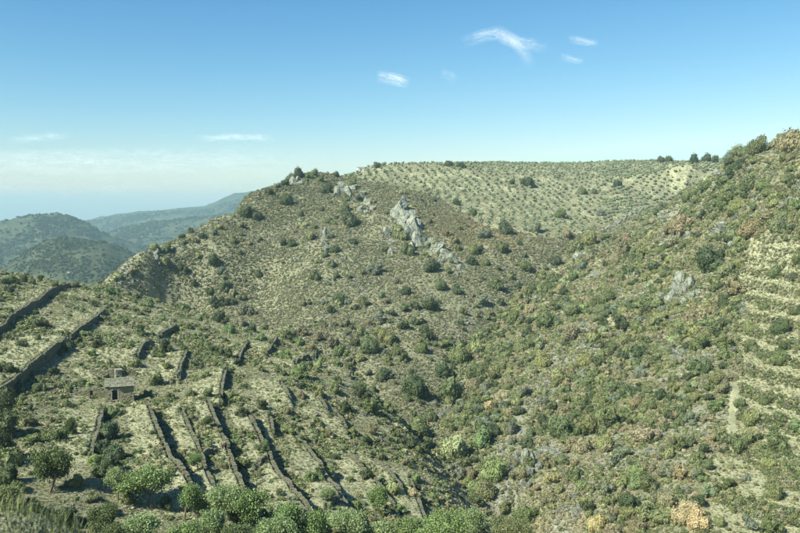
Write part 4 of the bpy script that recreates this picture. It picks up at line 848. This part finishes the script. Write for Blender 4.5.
LANDM = [(362, 160, 'the white hilltop hut'), (405, 213, 'the jagged pinnacle'), (347, 187, 'the summit crag'), (326, 243, 'the narrow rock column'), (123, 390, 'the ruined stone hut'), (525, 182, 'the orchard oaks'),
         (682, 285, 'the smooth grey slab'), (524, 470, 'the ravine cliff'), (690, 505, 'the orange tan oaks'), (733, 410, 'the pale footpath'), (790, 140, 'the brown skyline oaks'), (295, 178, 'the skyline crag'), (40, 305, 'the upper straw field'),
         (172, 455, 'the wall nearest the hut'), (230, 450, 'the second terrace wall'), (290, 475, 'the third terrace wall'), (335, 480, 'the fourth terrace wall'), (300, 350, 'the small crosswise wall'), (442, 415, 'the thin ravine cliff'), (450, 262, 'the fissured cliff'), (130, 280, 'the gully cliff'),
         (775, 340, 'the vineyard benches'), (580, 257, 'the two pale boulders'), (596, 318, 'the white topped boulder'), (578, 372, 'the jumbled pale rocks'), (720, 180, 'the shoulder rock'), (640, 212, 'the slanting rock rib'), (556, 495, 'the pale green rocks'), (652, 452, 'the weathered grey rocks'), (470, 322, 'the grey ravine stones')]
ORD = 'leftmost second third fourth fifth sixth seventh eighth ninth tenth eleventh twelfth thirteenth fourteenth fifteenth sixteenth seventeenth eighteenth nineteenth twentieth'.split()
PEND = []
def place(px, py, dpx, kc, cc, ground=None, squash=None):
    name, meshes, word, cat = KIND[kc]
    q = ground if ground is not None else cast(px, py+dpx*.32)[0]
    k = 0
    while (np.isnan(q[0]) or q[1] > 900) and k < 16: k += 1; q = cast(px, py+dpx*.32+k*1.5)[0]
    if k: q = cast(px, py+dpx*.32+k*1.5+1)[0]
    if np.isnan(q[0]) or q[1] > 900: return None
    R = dpx*.5/F*q[1]/(.86 if kc == 'h' else .98)
    r = random.Random(int(px*13+py*7))
    o = obj(name, r.choice(meshes), loc=(q[0], q[1], q[2]-R*.07), rz=r.uniform(0, 6.28), scale=(R, R*r.uniform(.85, 1.15), R*(squash or r.uniform(.85, 1.15))*dict(h=1.42, t=1.2, a=1.1)[kc]))
    c = COLR[cc]; k = r.uniform(.85, 1.18); o.color = (c[0]*k*r.uniform(.92, 1.08), c[1]*k, c[2]*k*r.uniform(.9, 1.1), 1)
    PEND.append((o, px, py, dpx, cc, word, cat)); return o
ROCKSPOT = []
def scatter_ledges():
    x, y, z, rng = candidates(400, RG['right']*1.0, 31, .2, .8); used = []
    for i in range(400):
        u, v, d = project(np.array([x[i], y[i], z[i]])); rk = fbm(np.array([x[i]/10]), np.array([y[i]/16]), 44, 4)[0]
        if rk < .50 or not (5 < u < 795 and 175 < v < 530) or any(math.hypot(u-a, v-b) < 19 for a, b in used): continue
        used.append((u, v)); w = rng.uniform(8, 17); h = rng.uniform(5, 11); e = outcrop('x', cluster(u, v, w, h, int(rng.integers(4, 8)), 700+i), 700+i)
        if e is not None: ROCKSPOT.append((e, float(u), float(v)))
        if len(used) >= 44: break
    G = {}
    for e, px, py in ROCKSPOT:
        k = min(range(len(LANDM)), key=lambda i: (LANDM[i][0]-px)**2+((LANDM[i][1]-py)*1.25)**2); dx, dy = px-LANDM[k][0], py-LANDM[k][1]
        rel = ('right of' if dx > 0 else 'left of') if abs(dx) > abs(dy)*1.2 else ('below' if dy > 0 else 'above'); G.setdefault((rel, LANDM[k][2]), []).append((px, e))
    for (rel, ln), L_ in G.items():
        L_.sort(key=lambda t: t[0])
        for i, (_, e) in enumerate(L_): tag(e, ('' if len(L_) == 1 else ORD[min(i, 19)]+' from the left, ' if i else 'leftmost ')+f'low grey ledge among scrub {rel} {ln}')
def finish_labels():
    G = {}
    for o, px, py, d, cc, word, cat in PEND:
        size = 'tiny' if d < 8 else 'small' if d < 13 else 'medium' if d < 19 else 'large'
        k = min(range(len(LANDM)), key=lambda i: (LANDM[i][0]-px)**2+((LANDM[i][1]-py)*1.25)**2); lx, ly, ln = LANDM[k]
        dx, dy = px-lx, py-ly
        rel = 'beside' if math.hypot(dx, dy) < 9 else ('right of' if dx > 0 else 'left of') if abs(dx) > abs(dy)*1.2 else ('below' if dy > 0 else 'above')
        G.setdefault((size, cc, word, rel, ln), []).append((px, o, cat))
    for (size, cc, word, rel, ln), L_ in G.items():
        L_.sort(key=lambda t: t[0])
        for i, (_, o, cat) in enumerate(L_):
            if len(L_) == 1: lab = f'{size} {CNAME[cc]} {word} {rel} {ln}'
            elif i == 0: lab = f'leftmost {size} {CNAME[cc]} {word} {rel} {ln}'
            elif i == len(L_)-1: lab = f'rightmost {size} {CNAME[cc]} {word} {rel} {ln}'
            else: lab = f'{ORD[min(i, 19)]} from left, {size} {CNAME[cc]} {word} {rel} {ln}'
            tag(o, lab, cat, {'oak bush': 'oak bushes dotted over the hillsides', 'spreading bush': 'spreading bushes of the slopes and ravine', 'airy bush': 'airy bushes on the hillsides'}[word])
def build_bushes():
    taken = []
    for e in HAND.replace('\n', '').split(';'):
        t = e.split()
        if len(t) < 5: continue
        o = place(float(t[0]), float(t[1]), float(t[2]), t[3], t[4])
        if o is not None: taken.append((o.location.x, o.location.y, o.scale.x))
    # the rest of the thicket: land-spaced individuals
    x, y, z, rng = candidates(9000, RG['right']*1.3+RG['centre']+RG['spur']*.9, 21, .3, .7); R = regions(x, y, z); cnt = dict(h=sum(1 for p in PEND if p[5] == 'oak bush'), t=sum(1 for p in PEND if p[5] == 'spreading bush'), a=sum(1 for p in PEND if p[5] == 'airy bush'))
    T = np.array(taken)
    order = np.arange(len(x))
    for i in order:
        u, v, d = R['u'][i], R['v'][i], R['d'][i]
        if not (0 < u < 800 and 150 < v < 540): continue
        if R['right'][i]:
            rad = rng.uniform(1.1, 2.5); gap = .80
            if fbm(np.array([x[i]/10]), np.array([y[i]/16]), 44, 4)[0] > .60: continue
        elif R['centre'][i]:
            foot = float(ravine_v(u))-v < 55 or d < 285
            if not foot and rng.random() > .22: continue
            rad = rng.uniform(.7, 1.7) if not foot else rng.uniform(.9, 1.9); gap = 1.1 if foot else 2.6
        elif R['spur'][i]:
            wdd = float(grid_at(np.clip(WALLD, -20, 20), x[i:i+1], y[i:i+1])[0])
            if y[i] < 85 or (-.3 < wdd < 5 and rng.random() < .92) or rng.random() > .6: continue
            if abs(u-122) < 24 and 372 < v < 430: continue
            rad = rng.uniform(.5, 1.7); gap = 1.7
        elif R['bench'][i]:
            continue
        else: continue
        if ((np.hypot(T[:, 0]-x[i], T[:, 1]-y[i])-(T[:, 2]+rad)*gap*.78) < 0).any(): continue
        dpx = rad*2/d*F
        if dpx < 4.5: continue
        zn = float(fbm(x[i:i+1]/30, y[i:i+1]/30, 91, 3)[0])
        if R['right'][i]: cc = rng.choice(list('dmoygbrlt'), p=[.15, .30, .28, .09, .08, .07, .02, .01, 0]) if zn < .55 else rng.choice(list('dmobrtyg'), p=[.08, .20, .24, .18, .12, .04, .08, .06]); kc = 'h' if rng.random() < .42 else 't'
        elif R['centre'][i]: cc = rng.choice(list('dmogb'), p=[.34, .26, .16, .16, .08]); kc = 'h' if rng.random() < .55 else 't'
        else: cc = rng.choice(list('dmosgbl'), p=[.14, .26, .18, .20, .06, .08, .08]); kc = 'a' if rng.random() < .6 else 't'
        if cnt[kc] > 292: kc = [k for k in 'hta' if cnt[k] <= 292][:1] or None; kc = kc[0] if kc else None
        if kc is None: break
        name, meshes, word, cat = KIND[kc]; cnt[kc] += 1
        place(u, v-dpx*.32, dpx, kc, cc, ground=np.array([x[i], y[i], z[i]])); T = np.vstack([T, (x[i], y[i], rad)])
    print('bushes', cnt)
    return T
TAKEN = build_bushes(); finish_labels(); scatter_ledges()

# ------------------------------------------------------------------ smaller bushes past the counted ones
def build_small():
    x, y, z, rng = candidates(15000, RG['right']*1.6+RG['centre']*.55+RG['spur']*.3, 22, .4, .6); R = regions(x, y, z); n = len(x)
    rk = fbm(x/10, y/16, 44, 4)
    m = (R['right'] & (rng.random(n) < np.clip(.45+(fbm(x/13., y/13., 93, 3)-.5)*3.2, .08, 1)*np.where(rk > .6, .25, 1))) | (R['centre'] & (rng.random(n) < np.clip((fbm(x/25., y/25., 92, 3)-.40)*.8, .02, .3))) | (R['spur'] & (rng.random(n) < .05)); x, y, z = x[m], y[m], z[m]; n = len(x)
    zn = fbm(x/30, y/30, 91, 3)[:, None]
    T = tint(rng, n, [COLR[c] for c in 'dmoygbrl'], [2.2, 3.2, 3.2, 1.0, .7, 1.0, .3, .4], .12); T = np.where((zn > .55) & (rng.random((n, 1)) < .3), np.array(COLR['b'])*rng.uniform(.8, 1.25, (n, 1)), T)
    S = (.55+2.0*rng.random(n)**2.6)*np.clip(y/230, .8, 1.3)
    meshes = []
    for i in range(5):
        V, Fa, fv = crown_arrays(400+i, n_lobes=8, spread=.65, rlo=.28, rhi=.45, flat=.8, n_leaf=900, leaf=.085); meshes.append(mesh_np('small_bush', V, Fa, [MAT_SCRUB], fvar=fv))
    scatter('small_bushes', np.stack([x, y, z-.05], -1), S, T, meshes, 'countless small bushes filling the slopes', (1.0, 1.6)); print('small', n)
build_small()

# ------------------------------------------------------------------ orchard on the plateau
def build_orchard():
    rng = np.random.default_rng(55); th = .03; P_ = []
    for i in range(-60, 130):
        for j in range(0, 80):
            if rng.random() < .10: continue
            a = i*6.3+rng.normal(0, .85)+14*math.sin(j*.09); b = 395+j*6.0+rng.normal(0, .8); x = a*math.cos(th)-(b-395)*math.sin(th); y = b+a*math.sin(th)*.3; P_.append((x, y, j))
    P_ = np.array(P_); u_ = 400+F*P_[:, 0]/P_[:, 1]; ex_ = P_[(u_ > 600) & (u_ < 780)]+np.array([3.1, 3.0, .5]); P_ = np.vstack([P_, ex_]); x, y, row = P_.T; z = height(x, y); R = regions(x, y, z); ok = R['plateau'] & (R['u'] > 300) & (R['u'] < 830) & (grid_at(VIS, x, y) > -.5) & (R['v'] < plateau_v(R['u'])+3)
    x, y, z, row = x[ok], y[ok], z[ok], row[ok]; o_ = np.argsort(y); x, y, z, row = x[o_], y[o_], z[o_], row[o_]; n = len(x); S = rng.uniform(1.05, 1.95, n); C = np.array([.25, .29, .175])*(1+rng.normal(0, .12, (n, 1)))
    uu = 400+F*x/y; vis = (uu > 2) & (uu < 798); idx = np.where(vis)[0][:290]; sel = np.zeros(n, bool); sel[idx] = True; rows_ = sorted(set(row[idx])); rank = {}
    for q_ in rows_:
        for m_, i_ in enumerate(sorted([k for k in idx if row[k] == q_], key=lambda k: uu[k])): rank[i_] = (m_, rows_.index(q_))
    def nth(k): return (ORD[k] if k else 'first') if k < 20 else '%d%s' % (k+1, {1: 'st', 2: 'nd', 3: 'rd'}.get((k+1) % 10, 'th'))
    for i in idx:
        o = obj('olive_tree', OLIVE[int(rng.integers(4))], loc=(x[i], y[i], z[i]-.05), rz=rng.random()*6.28, scale=S[i]); o.color = (*C[i], 1)
        tag(o, 'round grey green olive tree, %s from the left in the %s row of the orchard' % (nth(rank[i][0]), 'front' if rank[i][1] == 0 else nth(rank[i][1])), 'tree', 'olive trees in the front rows of the hilltop orchard')
    m = ~sel; meshes = []
    for i in range(4):
        V, Fa, fv = crown_arrays(440+i, n_lobes=6, spread=.5, rlo=.35, rhi=.5, flat=.85, n_leaf=300, leaf=.15, core=.78); V = V.copy(); V[:, 2] += .3; meshes.append(mesh_np('orchard_tree', V, Fa, [MAT_SCRUB], fvar=fv))
    scatter('olive_orchard', np.stack([x[m], y[m], z[m]-.05], -1), S[m], C[m], meshes, 'farther rows of the olive orchard up to the skyline', (.85, 1.1)); print('olives', n)
build_orchard()

# ------------------------------------------------------------------ nearer trees with trunk and crown
def tree_meshes(seed, leafs=9000, leaf=.034, H=1.0, spread=.95, upright=.6):
    rng = np.random.default_rng(seed); parts = []; tips = []
    def grow(p, d, L, r, lev):
        n = 4; pts = [p]; rr = [r]
        for i in range(n):
            d = d+rng.normal(0, .13, 3)+np.array([0, 0, .05*upright]); d /= np.linalg.norm(d); p = p+d*L/n; pts.append(p); rr.append(r*(1-.45*(i+1)/n))
        parts.append((*tube(pts, rr, 6 if lev < 2 else 4), 0, None))
        if lev >= 3: tips.append((p, d)); return
        for k in range(rng.integers(3, 5)):
            a = rng.random()*6.28; e = np.array([math.cos(a), math.sin(a), 0])*rng.uniform(.5, 1.0)*spread+d*upright; e /= np.linalg.norm(e); grow(pts[-1-int(rng.integers(0, 2))], e, L*rng.uniform(.62, .85), rr[-1]*.8, lev+1)
        if lev >= 1: tips.append((p, d))
    grow(np.array([0, 0, -.08]), np.array([.1*rng.normal(), .1*rng.normal(), 1.0]), .42*H, .055, 0)
    tv, tf, _, _ = join(parts); tp = np.array([t[0] for t in tips]); k = rng.integers(0, len(tp), leafs); Q = tp[k]+rng.normal(size=(leafs, 3))*np.array([.085, .085, .065]); Q = Q[Q[:, 2] > .12]
    nn = rng.normal(size=Q.shape)+np.array([0, 0, .6]); nn /= np.linalg.norm(nn, axis=1)[:, None]; lv, lf = leaves(rng, Q, nn, leaf*.62)
    sc_ = 1/np.percentile(np.hypot(Q[:, 0], Q[:, 1]), 92); 
    return mesh_np('trunk', tv*sc_, tf, [MAT_BARK]), mesh_np('crown', lv*sc_, lf, [MAT_LEAF], fvar=np.clip(rng.normal(.5, .22, len(lf)), 0, 1)), float(Q[:, 2].max()*sc_)
TREES = [tree_meshes(501, 14000), tree_meshes(502, 14000, spread=1.1), tree_meshes(503, 15000, spread=.7, upright=.9), tree_meshes(504, 13000)]
def tree(px, pybase, wpx, hpx, v, cc, label, name='almond_tree', Y=None):
    q = cast(px, pybase)[0]
    if Y: q = at(px, pybase, Y); q[2] = float(height(q[0], q[1]))
    R = wpx*.5/F*q[1]; Hh = hpx/F*q[1]; tm, cm_, top = TREES[v]
    e = obj(name, None, loc=q, rz=random.Random(int(px)).uniform(0, 6.28)); e.scale = (R, R, Hh/top); tag(e, label, 'tree', 'trees on the near spur')
    obj('trunk', tm, e); c = obj('crown', cm_, e); k = COLR[cc]; c.color = (*[q_*f_ for q_, f_ in zip(k, (.90, .99, .86) if cc in "sl" else (.85, .9, .85))], 1); return e
NEAR = [(50, 493, 46, 48, 1, 'm', 'dark crowned small tree with bare trunk at the lower left'), (152, 508, 50, 42, 0, 's', 'broad light green tree in front of the wall nearest the hut'), (184, 520, 36, 38, 3, 's', 'light green tree between the first two terrace walls, lower end'),
        (118, 500, 26, 34, 2, 'l', 'slim grey green young tree left of the broad light green tree'), (222, 528, 40, 44, 0, 'l', 'pale green tree at the lower end of second terrace wall'), (258, 532, 46, 46, 1, 's', 'bright green bushy tree at the bottom between second and third walls'),
        (300, 545, 50, 46, 3, 's', 'bright green tree at the bottom under the third wall'), (345, 548, 44, 38, 0, 'l', 'pale green low tree at the bottom under the fourth wall'), (375, 520, 24, 40, 2, 's', 'slender pale green tree beside the fifth terrace wall'), (405, 545, 34, 34, 1, 's', 'light green tree at the bottom left of the lowest wall'),
        (446, 552, 44, 42, 0, 's', 'light green tree at the bottom right of the lowest wall'), (482, 548, 40, 42, 3, 'l', 'pale green tree at the bottom edge before the ravine cliff'), (152, 545, 44, 36, 2, 'l', 'grey green tree at the bottom left edge under the broad one'), (74, 434, 18, 20, 3, 'm', 'small thin tree on the terrace below the ruined hut'),
        (42, 283, 8, 9, 1, 'm', 'lone tiny tree on the crest beside the upper straw field'), (142, 335, 9, 12, 1, 'm', 'lone tiny tree with a thin trunk right of the short pale wall'), (198, 470, 16, 18, 0, 's', 'small green tree beside the wall nearest the hut'), (268, 455, 14, 18, 3, 's', 'small green tree at the top of the third terrace wall'),
        (15, 512, 34, 30, 2, 'o', 'olive green tree at the left edge behind the bank grass'), (100, 528, 36, 28, 1, 'm', 'dark tree low at the bottom left behind the bank grass'), (330, 505, 16, 18, 0, 'l', 'small pale tree between third and fourth terrace walls'), (205, 430, 13, 15, 2, 'm', 'small green tree above the head of second terrace wall'),
        (325, 556, 46, 50, 3, 's', 'fresh green tree at the bottom edge between the fourth wall and the third'), (372, 558, 46, 44, 1, 'l', 'pale green tree at the bottom edge beneath the slender one'), (428, 560, 46, 44, 2, 's', 'fresh green tree at the bottom edge under the lowest wall'), (516, 556, 40, 36, 0, 'o', 'olive green tree at the bottom edge under the ravine cliff'),
        (210, 552, 46, 44, 3, 'l', 'pale green tree at the bottom edge under the second wall'), (278, 562, 44, 46, 0, 'l', 'pale green tree at the bottom edge under the third wall'), (180, 556, 40, 40, 1, 's', 'fresh green tree at the bottom edge right of the grey green one'), (120, 556, 40, 34, 3, 'm', 'mid green tree at the bottom edge near the bank grass'), (246, 556, 40, 36, 2, 'm', 'mid green tree at the bottom edge left of third wall end')]
for t in NEAR: tree(*t)

# ------------------------------------------------------------------ grass on the railway bank right in front
def build_bank_grass():
    rng = np.random.default_rng(77); n = 6000; V = []; Fa = []; fv = []
    x = rng.uniform(-6.5, -2.3, n); y = rng.uniform(4.9, 6.6, n); z = height(x, y)
    for i in range(n):
        a = rng.random()*6.28; ln = rng.uniform(.06, .21); le = rng.uniform(.1, .7); w = rng.uniform(.002, .005); d = np.array([math.cos(a), math.sin(a), 0]); s = np.array([-d[1], d[0], 0])*w; b0 = np.array([x[i], y[i], z[i]-.02])
        m1 = b0+d*le*ln*.25+np.array([0, 0, ln*.5]); m2 = b0+d*le*ln*.6+np.array([0, 0, ln*.82]); tp = b0+d*le*ln+np.array([0, 0, ln*.95]); k = len(V)
        V += [b0-s, b0+s, m1+s*.8, m1-s*.8, m2+s*.5, m2-s*.5, tp]; Fa += [[k, k+1, k+2, k+3], [k+3, k+2, k+4, k+5], [k+5, k+4, k+6]]; fv += [rng.normal(.5, .25)]*3
    m = simple('bank_grass_blade', (.07, .10, .04), col2=(.22, .25, .11), scale=2.0)
    o = obj('bank_grass', mesh_np('bank_grass', np.array(V), Fa, [m], fvar=np.clip(fv, 0, 1))); o['kind'] = 'stuff'
build_bank_grass()
cam_d.dof.use_dof = True; cam_d.dof.focus_distance = 180; cam_d.dof.aperture_fstop = 2.8
print('bushes done', time.time()-T0)
# ------------------------------------------------------------------ air
def build_haze():
    m, nd, L = M('hazy_air'); v = N(nd, 'ShaderNodeVolumePrincipled', i_Density=1.25e-4, i_Anisotropy=0.0); v.inputs['Color'].default_value = (.55, .86, .98, 1)
    o = nd.new('ShaderNodeOutputMaterial'); L.new(v.outputs[0], o.inputs['Volume'])
    try: m.cycles.homogeneous_volume = True
    except Exception: pass
    zb = float(GZ.min())-1.5; zt = float(max(GZ[(GR < 12000)].max(), 40))+12; R = 11500
    V = [(x, y, z) for z in (zb, zt) for y in (-R, R) for x in (-R, R)]
    Fa = [(0, 2, 3, 1), (4, 5, 7, 6), (0, 1, 5, 4), (2, 6, 7, 3), (0, 4, 6, 2), (1, 3, 7, 5)]
    ob = obj('haze', mesh_np('haze', V, Fa, [m])); ob['kind'] = 'stuff'
build_haze()
print('done', time.time()-T0, len(bpy.data.objects))
